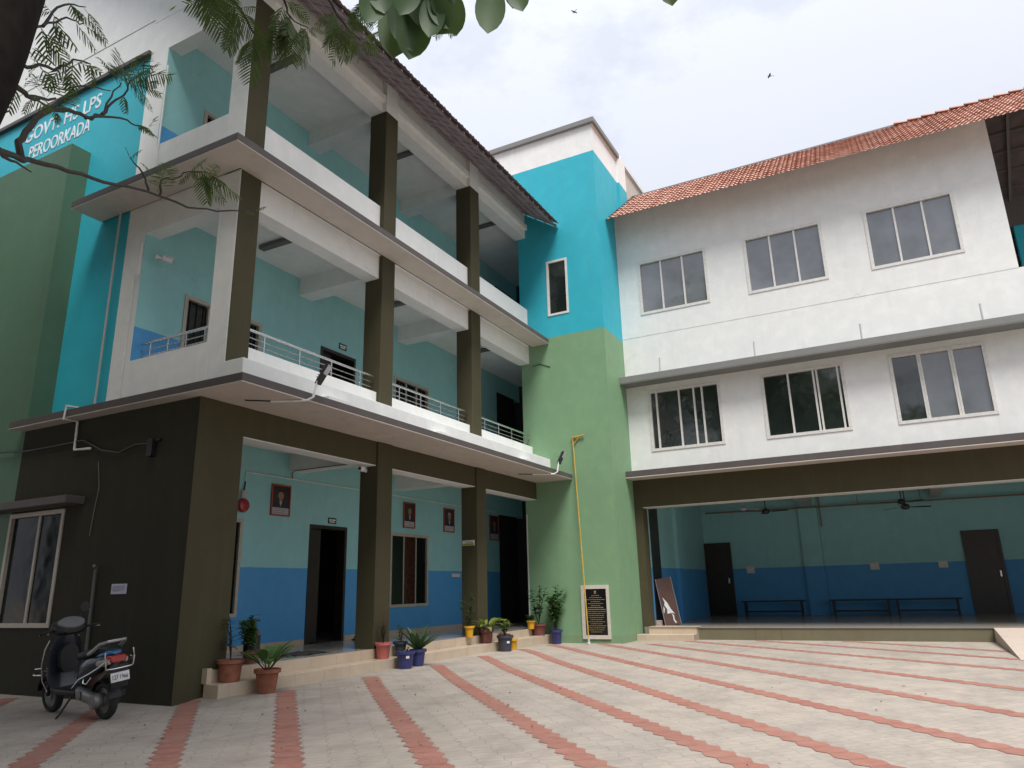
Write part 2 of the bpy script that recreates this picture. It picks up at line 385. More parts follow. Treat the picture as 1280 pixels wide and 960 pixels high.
def window(parent, ax, c, dr, u0, u1, z0, z1, mulls, fmat, gmat, rec=.05, fw=.045, mw=.045, bars=0, label=None):
    """framed window in a wall whose outer face is at c; dr = +1/-1 points into the building"""
    f = MB()
    def B(m, ua, ub, za, zb, d0, d1):
        a, b = c+dr*d0, c+dr*d1
        if ax == 'x': m.box(a, ua, za, b, ub, zb)
        else: m.box(ua, a, za, ub, b, zb)
    for ua, ub, za, zb in ((u0-.03, u0+fw, z0-.03, z1+.03), (u1-fw, u1+.03, z0-.03, z1+.03), (u0+fw, u1-fw, z0-.03, z0+fw), (u0+fw, u1-fw, z1-fw, z1+.03)): B(f, ua, ub, za, zb, -.018, rec+.03)
    for u in mulls: B(f, u-mw/2, u+mw/2, z0+fw, z1-fw, .012, rec+.03)
    fo = f.build('window', fmat, parent)
    if label: fo['label'] = label
    g = MB(); B(g, u0+fw, u1-fw, z0+fw, z1-fw, rec, rec+.02); g.build('pane', gmat, fo)
    if bars:
        b = MB(); n = bars
        for k in range(1, n):
            u = u0+(u1-u0)*k/n; B(b, u-.006, u+.006, z0+fw, z1-fw, rec-.025, rec-.012)
        b.build('grille', m_black, fo)
    return fo

# ------------------------------------------------------------------ ground
def S(t): t = max(0., min(1., t)); return t*t*(3-2*t)
def gz(x, y): return .045*S((x-.05)/.4)*S((y+2.4)/1.7)*(1-S((x-7.0)/2.5))
xs = [-160, -80, -40, -25, -18] + [-14+.6*i for i in range(23)] + [0+.15*i for i in range(5)] + [.9+.5*i for i in range(24)] + [13, 16, 20, 30, 45, 80, 160]
ys = [-160, -80, -40, -25, -18] + [-14+.75*i for i in range(15)] + [-3+.2*i for i in range(16)] + [.5, 1, 2, 3, 5, 9, 16, 30, 60, 160]
xs = sorted(set(round(x, 3) for x in xs)); ys = sorted(set(round(y, 3) for y in ys))
g = MB(); g.add([(x, y, gz(x, y)) for y in ys for x in xs], [(j*len(xs)+i, j*len(xs)+i+1, (j+1)*len(xs)+i+1, (j+1)*len(xs)+i) for j in range(len(ys)-1) for i in range(len(xs)-1)])
struct(g.build('ground', m_pave, smooth=True))
# bands of red pavers with toothed edges, 4 mm above the grey ones
LINES = [((-.25, 3.05), (-3.6, -.6)), ((.0, 1.2), (-3.8, -2.85)), ((.25, -.02), (-3.2, -3.85)), ((1.32, -.62), (-2.8, -4.7)), ((3.0, -.72), (-2.4, -5.8)), ((4.85, -.72), (-2.2, -7.13)), ((6.6, -.66), (-1.9, -8.27)),
         ((8.7, -.45), (-1.8, -9.27)), ((10.2, -.5), (-1.2, -10.5)), ((10.65, -1.6), (.6, -10.85)), ((10.68, -2.82), (2.6, -11.35)), ((11.75, -3.4), (4.8, -11.95)), ((12.1, -5.0), (7.2, -11.3)), ((12.15, -6.9), (9.0, -10.9))]
for a, b in LINES:
    a, b = Vector(a+(0,)), Vector(b+(0,)); d = (b-a); n = int(d.length/.235); d.normalize(); q = Vector((-d.y, d.x, 0)); m = MB(); tones = []
    for i in range(n):
        o_ = rnd.uniform(-.008, .008); w_ = .092; te = .05
        p0, p1 = a+d*(.235*i), a+d*(.235*(i+1)-.005); pm = (p0+p1)/2
        c = [p0-q*w_, pm-q*(w_+te+o_)+d*.02, p1-q*w_, p1+q*w_, pm+q*(w_+te-o_)-d*.02, p0+q*w_]
        m.add([(v.x, v.y, gz(v.x, v.y)+.004) for v in c], [(0, 1, 2), (0, 2, 3, 5), (3, 4, 5)]); tones += [rnd.random()]*6
    so_ = struct(m.build('paving_stripe', m_red)); ca = so_.data.color_attributes.new('tone', 'FLOAT_COLOR', 'POINT')
    for i, c in enumerate(tones): ca.data[i].color = (c, c, c, 1)

# ================================================================== left school wing
SB = thing('school_building', 'three-storey teal, white and olive school wing with open verandahs and pillars', 'building', (5, 4, 0))
zf, D, XT = .37, 2.2, 10.708
s1b, s1t, s2b, s2t, pt = 4.016, 4.143, 7.826, 7.964, 11.207
# end walls (x planes)
wall_grid('x', 0, .24, 0, 4.18, -.05, s1b, [(2.8, 4.17, .96, 2.62)]).build('end_wall', m_dark, SB)
window(SB, 'x', 0, 1, 2.8, 4.17, .96, 2.62, [3.43], m_framec, g_dim, rec=.035, fw=.035, mw=.05)
MB().bbox(-.30, 2.32, 2.68, 0, 4.75, 2.80, .012).build('sunshade', m_edge, SB)
MB().box(.24, .01, 0, .8, .24, s1b).build('pillar', m_olive, SB)
MB().box(-.003, -.003, -.05, .8, .0, s1b).build('pillar_face', m_olive, SB)
MB().box(0, 4.18, -.05, .37, 11, 9.49).build('green_block', m_greenblk, SB)
wall_grid('x', .37, .62, 2.70, 16, 3.9, 18, []).build('sign_wall', m_signwall, SB)
MB().box(.30, 2.70, 11.09, .37, 15, 11.17).build('drip_ledge', m_edge, SB)  # dark grey puts the shadow line into the ledge's colour
e = wall_grid('x', .355, .62, .385, 2.70, s1t, 12.6, [(.42, 2.212, 5.0, 7.27), (.42, 2.212, 8.99, 11.05)])
e.build('end_wall', m_white, SB)
MB().box(.351, .40, 11.80, .355, 2.7, 11.84).build('wall_moulding', m_white, SB)
# gable above
m = MB(); m.add([(.36, .0, 11.9), (.36, 8, 17.2), (.36, 16, 11.9), (.6, .0, 11.9), (.6, 8, 17.2), (.6, 16, 11.9)], [(0, 1, 2), (3, 5, 4), (0, 3, 4, 1), (1, 4, 5, 2), (2, 5, 3, 0)])
m.build('gable_wall', m_white, SB)
# floors and ceilings
MB().box(.24, 0, s1b, XT, D+3.2, s1t-.02).build('floor_slab', m_white, SB)
MB().box(.62, .1, s2b, XT, D+3.2, s2t-.02).build('floor_slab', m_white, SB)
MB().box(.62, .02, 11.45, XT+5, D+3.2, 11.6).build('ceiling', m_white, SB)
def slab(y0, ovx, zb, zt, yend, xend):
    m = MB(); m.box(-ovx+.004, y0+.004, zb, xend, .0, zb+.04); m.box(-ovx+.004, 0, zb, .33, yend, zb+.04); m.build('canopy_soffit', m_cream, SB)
    m = MB(); m.bbox(-ovx, y0, zb+.012, xend, .05, zt, .008); m.bbox(-ovx-.001, .05, zb+.012, .36, yend, zt, .008); return m.build('canopy_slab', m_edge, SB)
slab(-1.052, .232, s1b, s1t, 4.25, XT); slab(-.534, .218, s2b, s2t, 3.48, XT)
# pillars
MB().bbox(3.94, -.041, .0, 4.385, .37, s1b, .01).build('pillar', m_olive, SB)
MB().bbox(7.523, -.041, .0, 7.945, .37, s1b, .01).build('pillar', m_olive, SB)
for z0, z1 in ((s1t, s2b), (s2t, pt)):
    MB().box(.358, .012, z0, .774, .385, z1).build('pillar', m_white, SB)
    MB().box(.37, 0, z0, .774, .011, z1).build('pillar_face', m_olive, SB)
    for a, b in ((3.976, 4.383), (7.428, 7.858)): MB().bbox(a, 0, z0, b, .424, z1, .008).build('pillar', m_olive, SB)
for a, b in ((.37, .774), (3.976, 4.383), (7.428, 7.858)): MB().box(a, .002, pt, b, .424, 12.25).build('pillar_head', m_white, SB)
# beams
MB().box(.8, .0, 3.575, XT, .3, s1b).build('beam', m_olive, SB); MB().box(.8, .006, 3.563, XT, .33, 3.575).build('beam_soffit', m_white, SB)
for z0, z1, y0 in ((7.34, s2b, .09), (pt, 12.1, .10)): MB().box(.774, y0, z0, XT, y0+.33, z1).build('beam', m_white, SB)
for zb_, zt_ in ((3.68, s1b), (7.44, s2b), (11.1, 11.45)):
    for x0 in (3.98, 7.45): MB().box(x0, .33, zb_, x0+.38, D, zt_).build('cross_beam', m_white, SB)
# verandah back walls with door and window openings
dg, wg, w0 = (4.64, 5.78, zf, 2.68), (7.35, 8.85, 1.0, 2.63), (1.35, 2.88, .98, 2.63)
wall_grid('y', D, D+.22, .24, 12.62, 0, s1b, [dg, wg, w0]).build('verandah_wall', m_mint_g, SB)
df, wf, wf0 = (4.70, 5.86, s1t, 6.52), (7.36, 8.84, 5.1, 6.47), (1.26, 2.98, 5.1, 6.45)
wall_grid('y', D, D+.22, .358, 12.62, s1t-.03, s2b, [df, wf, wf0]).build('verandah_wall', m_mint_f, SB)
ws0, dsn, wsn = (1.26, 2.98, 8.9, 10.25), (4.70, 5.86, s2t, 10.35), (7.36, 8.84, 8.9, 10.27)
wall_grid('y', D, D+.22, .358, 12.62, s2t-.03, 11.45, [ws0, dsn, wsn]).build('verandah_wall', m_mint_s, SB)
for (a, b, c, d) in (wg, w0): window(SB, 'y', D, 1, a, b, c, d, [a+.54, a+1.04], m_framec, g_dim, rec=.03, fw=.035, mw=.03, bars=0)
MB().box(7.35+.56, D+.026, 1.04, 7.35+1.02, D+.031, 2.59).build('curtained_pane', plain('curtain_behind_glass', (.045, .013, .010), .12, var=.4, scale=9), [q for q in SB.children if q.name.startswith('window')][1])
for (a, b, c, d) in (wf, wf0, ws0, wsn): window(SB, 'y', D, 1, a, b, c, d, [a+.52, a+.98], m_framec, g_dim, rec=.06, fw=.04, bars=12)
# dark rooms behind
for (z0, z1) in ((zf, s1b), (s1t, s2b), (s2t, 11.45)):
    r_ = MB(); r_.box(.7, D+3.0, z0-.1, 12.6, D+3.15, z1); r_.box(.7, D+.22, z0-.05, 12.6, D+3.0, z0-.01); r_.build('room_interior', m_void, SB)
for (a, b, c, d) in (dg, df, dsn):
    f_ = MB(); f_.box(a, D-.015, c, a+.07, D+.2, d); f_.box(b-.07, D-.015, c, b, D+.2, d); f_.box(a+.07, D-.015, d-.07, b-.07, D+.2, d)
    fo = f_.build('door', m_door, SB); MB().box(a+.07, D+.12, c+.01, a+.47, D+.17, d-.07).build('door_leaf', m_door, fo)
# corridor beyond the stair tower (dark)
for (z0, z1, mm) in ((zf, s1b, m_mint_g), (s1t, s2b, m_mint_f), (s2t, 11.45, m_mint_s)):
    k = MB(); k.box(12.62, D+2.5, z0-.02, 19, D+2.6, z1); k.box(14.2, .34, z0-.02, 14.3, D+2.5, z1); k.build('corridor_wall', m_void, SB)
    MB().box(12.63, D-.02, z0, 13.75, D+.2, z1-.55).build('corridor_door', m_door, SB)
    MB().box(12.62, D, z1-.55, 14.2, D+.2, z1).build('corridor_wall', mm, SB)
for z0 in (s1b, s2b): MB().box(XT, .34, z0, 19, D+3, z0+.1).build('corridor_ceiling', m_white, SB)
# parapets, kerb and railings
MB().bbox(.3, -.44, s1t-.01, XT, .02, 4.6, .012).build('kerb', m_white, SB)
for a, b in ((.774, 3.976), (4.383, 7.428), (7.858, XT)):
    MB().bbox(a, .07, s1t, b, .20, 4.99, .006).build('parapet', m_white, SB)
    MB().bbox(a, .10, s2t, b, .23, 8.96, .006).build('parapet', m_white, SB)
def railing(p0, p1, z, n):
    p0, p1 = Vector(p0), Vector(p1); t = MB(); t.tube([p0+Vector((0, 0, z+.31)), p1+Vector((0, 0, z+.31))], .024, 10)
    ro = t.build('railing', m_steel, SB, True); b = MB()
    for h in (.09, .19): b.tube([p0+Vector((0, 0, z+h)), p1+Vector((0, 0, z+h))], .009, 6)
    b.build('rail_bar', m_steel, ro, True)
    for i in range(n):
        q = p0.lerp(p1, (i+.5)/n); MB().tube([q+Vector((0, 0, z)), q+Vector((0, 0, z+.3))], .014, 8).build('rail_post', m_steel, ro, True)
for a, b in ((.80, 3.94), (4.40, 7.40), (7.87, XT-.05)): railing((a, .13, 0), (b, .13, 0), 4.99, 4)
railing((.49, .44, 0), (.49, 2.15, 0), 5.0, 4)
for x in (1.9, 5.1, 8.9): MB().bbox(x, -.63, s1t-.005, x+.55, -.445, 4.36, .01).build('kerb_block', m_white, SB)
# floor, steps
k = MB(); k.box(.81, -.02, .0, XT, D+3, zf); k.box(XT+.001, .345, 0, 18.9, D+2.4, zf); k.build('verandah_floor', m_floor, SB)
MB().box(.5, -.05, -.05, XT-.01, -.021, zf+.004).build('step', m_step, SB)
st = MB(); st.bbox(.42, -.33, -.05, XT-.01, -.051, .212, .008); st.build('step', m_step, SB)
MB().box(.42, -.10, .212, .50, -.004, .40).build('step_end', m_step, SB)
MB().box(.81, D-.015, zf, 4.62, D-.002, zf+.10).build('skirting', m_step, SB); MB().box(5.8, D-.015, zf, 12.6, D-.002, zf+.10).build('skirting', m_step, SB)
# pipes and conduits
def pipe(pts, r, mat, name='pipe', parent=SB, n=8): return MB().tube(pts, r, n).build(name, mat, parent, True)
pipe([(.28, 2.86, 7.83), (.28, 2.86, 4.13)], .019, m_pipe, 'downpipe')
pipe([(.0, 2.66, 4.19), (-.27, 2.68, 4.19), (-.27, 2.70, 3.985), (-.04, 2.72, 3.985), (-.04, 2.70, 3.54), (-.04, 2.30, 3.52)], .02, m_pipew, 'drain_pipe')
pipe([(-.03, 1.79, .45), (-.045, 1.79, 1.69), (-.05, 1.77, 1.73), (-.11, 1.74, 1.77)], .022, m_dpipe, 'water_pipe')
pipe([(-.025, 1.84, 0), (-.025, 1.84, .62)], .016, m_dpipe, 'water_pipe')
pipe([(-.015, 2.1, 3.3), (-.015, 2.0, 2.9), (-.015, 2.05, 2.55), (-.015, 2.08, 2.2)], .007, m_dpipe, 'cable')
pipe([(.325, 2.33, 4.35), (.325, 2.33, 6.5), (.325, 2.22, 6.5), (.325, 2.22, 7.1)], .012, m_pipew, 'conduit')
pipe([(.325, 2.12, 8.0), (.325, 2.12, 10.6)], .018, m_pipew, 'conduit')
pipe([(2.87, D-.03, 3.32), (2.87, D-.03, 3.52), (7.0, D-.03, 3.53), (12.4, D-.03, 3.53)], .011, m_pipew, 'conduit')
pipe([(4.05, D-.03, 3.53), (4.05, D-.03, 3.65), (3.94, D-.2, 3.66), (3.94, .35, 3.66)], .011, m_brpipe, 'conduit')
for x, z in ((2.45, 7.79), (6.1, 7.79), (10.1, 7.79), (2.0, 11.43), (5.73, 11.43), (9.78, 11.43)):
    MB().bbox(x-.07, .55, z-.06, x+.07, 1.75, z+.02, .01).build('tube_light', m_lampoff, SB)
# painted name
def text(body, M, size, mat, name, parent=None, width=None, ext=.004, off=.0):
    c = bpy.data.curves.new(name, 'FONT'); c.body = body; c.size = size; c.extrude = ext; c.offset = off; c.resolution_u = 3
    o = bpy.data.objects.new(name, c); COL.objects.link(o); bpy.context.view_layer.update()
    me = bpy.data.meshes.new_from_object(o.evaluated_get(bpy.context.evaluated_depsgraph_get())); bpy.data.objects.remove(o)
    xs_ = [v.co.x for v in me.vertices]; x0, x1 = min(xs_), max(xs_); s = (width/(x1-x0)) if width else 1
    me.transform(M @ Matrix.Diagonal((s, 1, 1, 1)) @ Matrix.Translation((-x0, 0, 0)))
    off_ = Vector((0, 0, 0)); p = parent
    while p is not None: off_ += p.location; p = p.parent
    if parent is not None: me.transform(Matrix.Translation(-off_))
    me.materials.append(mat); o = bpy.data.objects.new(name, me); COL.objects.link(o)
    if parent is not None: o.parent = parent
    return o
m_let = plain('white_lettering', (.72, .74, .78), .6, var=.1, scale=8)
def MX(p): return Matrix(((0, 0, -1, p[0]), (-1, 0, 0, p[1]), (0, 1, 0, p[2]), (0, 0, 0, 1)))     # text facing -x
def MY(p): return Matrix(((1, 0, 0, p[0]), (0, 0, -1, p[1]), (0, 1, 0, p[2]), (0, 0, 0, 1)))      # text facing -y
text('GOVT. HS LPS', MX((.366, 6.62, 10.50)), .46, m_let, 'lettering', SB, 2.52, off=.004)
text('PEROORKADA', MX((.366, 6.36, 10.04)), .44, m_let, 'lettering', SB, 2.02, off=.003)

# tiled roofs --------------------------------------------------------------
def tile_roof(name, parent, org, u, v, nu, nv, tw=.24, tl=.32, mat=m_tile, amp=1.0):
    """org = lower corner; u = unit vector along the eave; v = unit vector up the slope"""
    org, u, v = Vector(org), Vector(u).normalized(), Vector(v).normalized(); n = u.cross(v)
    if n.z < 0: n = -n
    prof = [(0, 0), (.12, .030), (.28, .034), (.45, .006), (.62, .0), (.74, .022), (.86, .020)]
    vs = []; fs = []; cols = []
    cs = [((i+t)*tw, h) for i in range(nu) for t, h in prof] + [(nu*tw, 0)]; w = len(cs)
    shade = {}
    for j in range(nv):
        for e_ in range(2):
            for k, (x, h) in enumerate(cs):
                i = k//len(prof); jit = shade.setdefault((i, j), rnd.random())
                lift = .038*(1-e_) + (jit-.5)*.008
                vs.append(org + u*x + v*(tl*(j+e_) - (.03+.012*(jit-.5) if e_ == 0 else 0)) + n*(h+lift)*amp); cols.append(jit)
    for j in range(nv):
        a, b = 2*j*w, (2*j+1)*w
        for k in range(w-1): fs.append((a+k, a+k+1, b+k+1, b+k))
        if j < nv-1:
            c = (2*j+2)*w
            for k in range(w-1): fs.append((b+k, b+k+1, c+k+1, c+k))
    m = MB(); m.add(vs, fs); o = m.build(name, mat, parent, False)
    ca = o.data.color_attributes.new('tile', 'FLOAT_COLOR', 'POINT')
    for i, c in enumerate(cols): ca.data[i].color = (c, c, c, 1)
    return o
sl_ = .68
rt = tile_roof('roof', SB, (-.5, -1.03, 11.29), (1, 0, 0), (0, 1, sl_), 46, 33, mat=m_tile_old, amp=.55)
u_ = MB(); 
u_.add([(-.5, -.98, 11.26), (10.70, -.98, 11.26), (10.70, 8, 11.26+.68*8.98), (-.5, 8, 11.26+.68*8.98)], [(0, 1, 2, 3)]); u_.build('roof_lining', m_under, rt)
b_ = MB()
for k in range(4):
    y = -.90+.3*k; b_.box(-.5, y, 11.29+sl_*(y+1.03)-.075, 10.70, y+.035, 11.29+sl_*(y+1.03)-.045)
for i in range(38):
    x = -.4+i*.295; b_.add([(x, -1.0, 11.225), (x+.03, -1.0, 11.225), (x+.03, .1, 11.225+.68*1.1), (x, .1, 11.225+.68*1.1), (x, -1.0, 11.275), (x+.03, -1.0, 11.275), (x+.03, .1, 11.275+.68*1.1), (x, .1, 11.275+.68*1.1)], [(0,1,2,3),(4,5,6,7),(0,1,5,4),(2,3,7,6),(1,2,6,5),(0,3,7,4)])
b_.build('batten', m_under, rt)
r2 = MB(); r2.add([(-.5, 8, 17.38), (10.7, 8, 17.38), (10.7, 17, 11.2), (-.5, 17, 11.2)], [(0, 1, 2, 3)]); r2.build('rear_roof', m_under, SB)

# ================================================================== stair tower
YT, XR = -2.165, 12.218
TW = thing('stair_tower', 'green and turquoise stair tower with a white top between the two wings', 'tower', (11.5, 0, 0))
wall_grid('x', XT, XT+.25, YT, .33, -.05, 14.3, [(-1.155, -.575, 8.65, 10.25)]).build('wall', m_tower, TW)
k = MB(); k.box(XT+.25, YT, -.05, 12.74, YT+.25, 14.3); k.box(XT, .33, 11.6, XT+.25, 4.5, 14.3); k.box(12.5, YT+.25, -.05, 12.74, .33, 14.3); k.box(12.5, .33, 11.6, 12.74, 4.5, 14.3); k.box(XT+.25, 4.3, 11.6, 12.5, 4.5, 14.3); k.box(XT+.25, YT+.25, 13.9, 12.5, 4.3, 14.0); k.box(XT+.25, .1, 0, 12.5, .33, 11.6)
k.build('wall', m_tower, TW)
k = MB(); k.bbox(XT-.10, YT-.10, 14.3, 12.82, YT+.2, 14.46, .01); k.bbox(XT-.101, YT+.2, 14.3, XT+.3, 4.6, 14.46, .01); k.build('coping', m_ledge, TW)
MB().box(XT-.03, YT-.03, 14.2, 12.77, YT, 14.3).build('cornice', m_beige, TW)
window(TW, 'x', XT, 1, -1.155, -.575, 8.65, 10.25, [], m_frame, g_dark, rec=.03, fw=.03)
k = MB(); k.box(12.741, YT-.06, 10, 13.45, YT+.2, 14.45); k.build('side_pier', m_tower, TW)
k = MB(); k.box(13.45, YT+.12, 11, 16.2, YT+.3, 14.62); k.build('rear_parapet', m_beige, TW)  # beige carries the shade of this recessed wall in its colour
k = MB(); k.bbox(13.44, YT+.05, 14.62, 16.25, YT+.34, 14.78, .01); k.build('rear_coping', m_white, TW)
MB().box(XT-.02, -.10, 7.15, XT-.002, -.095, 7.16)
pipe([(XT-.01, .0, 7.25), (XT-.01, -.25, 7.28), (XT-.01, -.55, 7.15)], .008, m_black, 'cable', TW)
pipe([(XT-.012, .3, 3.2), (XT-.012, .3, .4)], .02, m_pipe, 'conduit', TW)

# ================================================================== hall wing
HB = thing('hall_building', 'white two-storey wing over an open ground-floor hall with an orange tiled roof', 'building', (15, -8, 0))
YE = -17.0; yR = -11.647
WS = {'a2': (-4.695, -2.79, 8.734, 10.304), 'b2': (-7.69, -5.77, 8.734, 10.304), 'c2': (-10.67, -8.74, 8.734, 10.304),
      'a1': (-4.70, -2.80, 4.812, 6.444), 'b1': (-7.70, -5.79, 4.812, 6.444), 'c1': (-10.665, -8.745, 4.812, 6.444)}
H1 = [WS[q] for q in ('a1', 'b1', 'c1')]; H2 = [WS[q] for q in ('a2', 'b2', 'c2')]
wall_grid('x', XR, XR+.25, YE, YT, 4.2, 8.08, [(a, b, c, d) for a, b, c, d in H1]).build('wall', m_white, HB)
wall_grid('x', XR-.006, XR+.25, yR, YT, 8.08, 12.1, [(a, b, c, d) for a, b, c, d in H2]).build('wall', m_white, HB)
for a, b, c, d in H2: window(HB, 'x', XR-.006, 1, a, b, c, d, [a+(b-a)*.34, a+(b-a)*.665], m_frame, g_sky, rec=.05)
w_ = WS['a1']; window(HB, 'x', XR, 1, *w_, [-3.0, -3.62, -4.02, -4.24], m_frame, g_dark, rec=.06, bars=0)
w_ = WS['b1']; window(HB, 'x', XR, 1, *w_, [-6.42, -7.02, -7.10, -7.58], m_frame, g_dark, rec=.06)
w_ = WS['c1']; wo = window(HB, 'x', XR, 1, *w_, [-9.33, -9.37, -9.98, -10.03], m_frame, g_sky, rec=.06)
MB().box(XR+.035, -9.31, 4.86, XR+.055, -8.79, 6.40).build('louvre_panel', g_dark, wo)
k = MB(); k.bbox(XR-.548, YE, 4.075, XR, YT, 4.235, .01); k.build('ledge', m_edge, HB)
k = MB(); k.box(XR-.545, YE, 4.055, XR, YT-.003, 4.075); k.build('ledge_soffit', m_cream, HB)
k = MB(); k.bbox(XR-.529, YE, 6.655, XR, YT-.002, 6.833, .01); k.build('ledge', m_ledge, HB)
k = MB(); k.box(XR-.525, YE, 6.637, XR, YT-.004, 6.655); k.build('ledge_soffit', m_ledge, HB)
for y in (-3.26, -5.75, -8.24, -10.72): pipe([(XR-.34, y, 6.83), (XR-.30, y-.01, 7.28)], .022, m_pipe, 'rod_stub', HB)
MB().box(XR, YE, 3.326, XR+.40, YT, 4.055).build('beam', m_plinth if False else m_olive, HB)
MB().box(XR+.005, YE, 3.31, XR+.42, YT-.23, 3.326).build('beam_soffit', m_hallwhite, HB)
MB().box(XR+.002, YT-.222, .0, XR+.38, YT, 3.326).build('pillar', m_olive, HB)
# hall interior
XB = 19.12; zh = .304
MB().box(XR, YE, 0, XB+.2, YT-.05, zh).build('hall_floor', m_hallfloor, HB)
MB().box(XR-.012, YE, -.05, XR-.001, -3.6, zh-.03).build('plinth', m_plinth, HB)
MB().box(XR-.03, YE, zh-.03, XR+.3, -3.6, zh+.006).build('plinth_edge', m_hallfloor, HB)
for y0 in (-4.95, -5.55): MB().box(XR-.013, y0-.003, 0, XR-.0105, y0+.003, zh-.03).build('plinth_joint', m_olive, HB)
dL, dR2 = (-3.19, -2.23, zh, 2.66), (-10.90, -9.945, zh, 2.662)
wall_grid('x', XB, XB+.2, YE, YT, 0, 4.1, []).build('hall_wall', m_mint_h, HB)
for (a, b, c, d) in (dL, dR2):
    f_ = MB(); f_.box(XB-.05, a, c, XB-.001, b, d); fo = f_.build('door', m_door, HB)
    q = MB(); q.box(XB-.075, a, c, XB-.05, a+.08, d); q.box(XB-.075, b-.08, c, XB-.05, b, d); q.box(XB-.075, a+.08, d-.08, XB-.05, b-.08, d); q.build('door_frame', m_door, fo)
    MB().bbox(XB-.12, a+.12, 1.32, XB-.05, a+.17, 1.5, .008).build('door_handle', m_steel, fo)
MB().box(XB-.12, -6.06, zh, XB-.001, -5.48, 4.1).build('pilaster', m_mint_h, HB)
wall_grid('y', -2.30, YT-.01, XR+.42, XB, 0, 4.1, []).build('hall_wall', m_mint_h, HB)
MB().box(13.0, -2.312, zh, 13.78, -2.299, 3.75).build('side_door', m_door, HB)
MB().box(15.3, -2.42, zh, 15.9, -2.301, 4.1).build('pilaster', m_mint_h, HB)
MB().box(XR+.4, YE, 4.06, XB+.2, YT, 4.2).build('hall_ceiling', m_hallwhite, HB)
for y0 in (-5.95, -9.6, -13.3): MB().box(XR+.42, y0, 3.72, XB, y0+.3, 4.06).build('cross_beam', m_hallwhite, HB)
wall_grid('y', YE, YE+.2, XR, XB, 0, 8.1, []).build('side_wall', m_mint_h, HB)
MB().box(XR+.25, YE, 7.9, XB+.2, YT, 8.07).build('terrace_slab', m_white, HB)
wall_grid('x', XB, XB+.2, YE, YT, 4.2, 12, []).build('rear_wall', m_white, HB)
wall_grid('y', yR, yR+.22, XR+.25, XB, 8.07, 12.1, []).build('end_wall', m_white, HB)
MB().box(16.55, -19, 10.9, 16.8, -11.9, 12.4).build('terrace_beam', m_batten, HB)
MB().box(16.6, -19, 8.05, 16.8, -12.5, 10.9).build('terrace_wall', paint('terrace_teal_paint', [(TEAL, -9)]), HB)
pipe([(XB-.25, -2.5, 3.66), (XB-.25, -12.5, 3.58), (XB-.25, -16.5, 3.55)], .025, m_brpipe, 'conduit', HB)
for y in (-7.3, -9.05, -4.5): pipe([(XB-.25, y, 3.6), (XB-.25, y, 4.06)], .012, m_brpipe, 'conduit', HB)
pipe([(XB-.14, -6.15, 3.0), (XB-.14, -6.15, 4.06)], .02, m_brpipe, 'conduit', HB)
# steps and ramp
k = MB(); k.bbox(11.70, -3.6, -.03, 12.02, YT-.002, .15, .008); k.box(12.021, -3.6, -.03, XR-.001, YT-.224, .30); k.build('step', m_step, HB)
MB().bbox(12.0, -3.62, .30, XR+.25, YT-.226, .318, .006).build('step_tread', m_step, HB)
k = MB(); k.add([(XR-.032, -9.80, .285), (XR-.032, -12.6, .285), (8.2, -12.6, 0), (8.2, -9.80, 0), (XR-.032, -9.80, -.05), (XR-.032, -12.6, -.05)], [(0, 1, 2, 3), (0, 3, 4), (1, 5, 2)]); k.build('ramp', paint('ramp_cement', [((.50, .42, .36), -9)], dirt=.2, rough=.8), HB)
# roof of the hall wing
ex, ez, rs = 11.43, 11.50, .765
rr = tile_roof('roof', HB, (ex, YT-.004-62*.24+.0, ez), (0, 1, 0), (1, 0, rs), 62, 11, tw=.24, tl=.312)
rx = ex+11*.312/math.hypot(1, rs); rz_ = ez+rs*(rx-ex)
k = MB(); k.add([(rx, YT, rz_+.03), (rx, -17.1, rz_+.03), (rx+5.6, -17.1, rz_-.76*5.6), (rx+5.6, YT, rz_-.76*5.6)], [(0, 1, 2, 3)]); k.build('rear_slope', plain('brown_tile_underside', (.085, .058, .052), .8, var=.35, scale=4), HB)
k = MB()
for i in range(12):
    x = rx+.3+.45*i; z = rz_-.76*(x-rx); k.box(x, -17, z-.06, x+.06, YT-.01, z-.01)
k.build('batten', m_batten, HB)
k = MB()
for i in range(9):
    y = -11.9-.62*i; k.add([(rx+.05, y, rz_-.16), (rx+.05, y-.07, rz_-.16), (rx+5.4, y-.07, rz_-.16-.76*5.35), (rx+5.4, y, rz_-.16-.76*5.35), (rx+.05, y, rz_-.06), (rx+.05, y-.07, rz_-.06), (rx+5.4, y-.07, rz_-.06-.76*5.35), (rx+5.4, y, rz_-.06-.76*5.35)], [(0,1,2,3),(4,5,6,7),(0,3,7,4),(1,2,6,5),(0,1,5,4),(2,3,7,6)])
k.build('rafter', m_batten, HB)
k = MB(); k.box(rx-.05, -9.9, rz_+.0, rx+.05, YT-.01, rz_+.05); k.build('ridge_strip', m_ledge, HB)
k = MB()
for i in range(21):
    y = -9.9-.34*i; k.loft([[(rx+.14*math.cos(a)*q, yy, rz_-.02+.075*math.sin(a)*q+dz) for a in [math.pi*t/6 for t in range(7)]] for yy, q, dz in ((y, 1.15, .03), (y-.36, .9, 0))], False)
k.build('ridge_cap', m_tile, HB, True)
cap = HB.children[-1]
ca = cap.data.color_attributes.new('tile', 'FLOAT_COLOR', 'POINT')
for i in range(len(ca.data)): ca.data[i].color = (.9, .9, .9, 1)
k = MB(); k.add([(ex, YT-.005, ez+.02), (rx, YT-.005, rz_+.02), (rx, YT-.09, rz_+.09), (ex, YT-.09, ez+.09)], [(0, 1, 2, 3)]); k.build('flashing', m_ledge, HB)

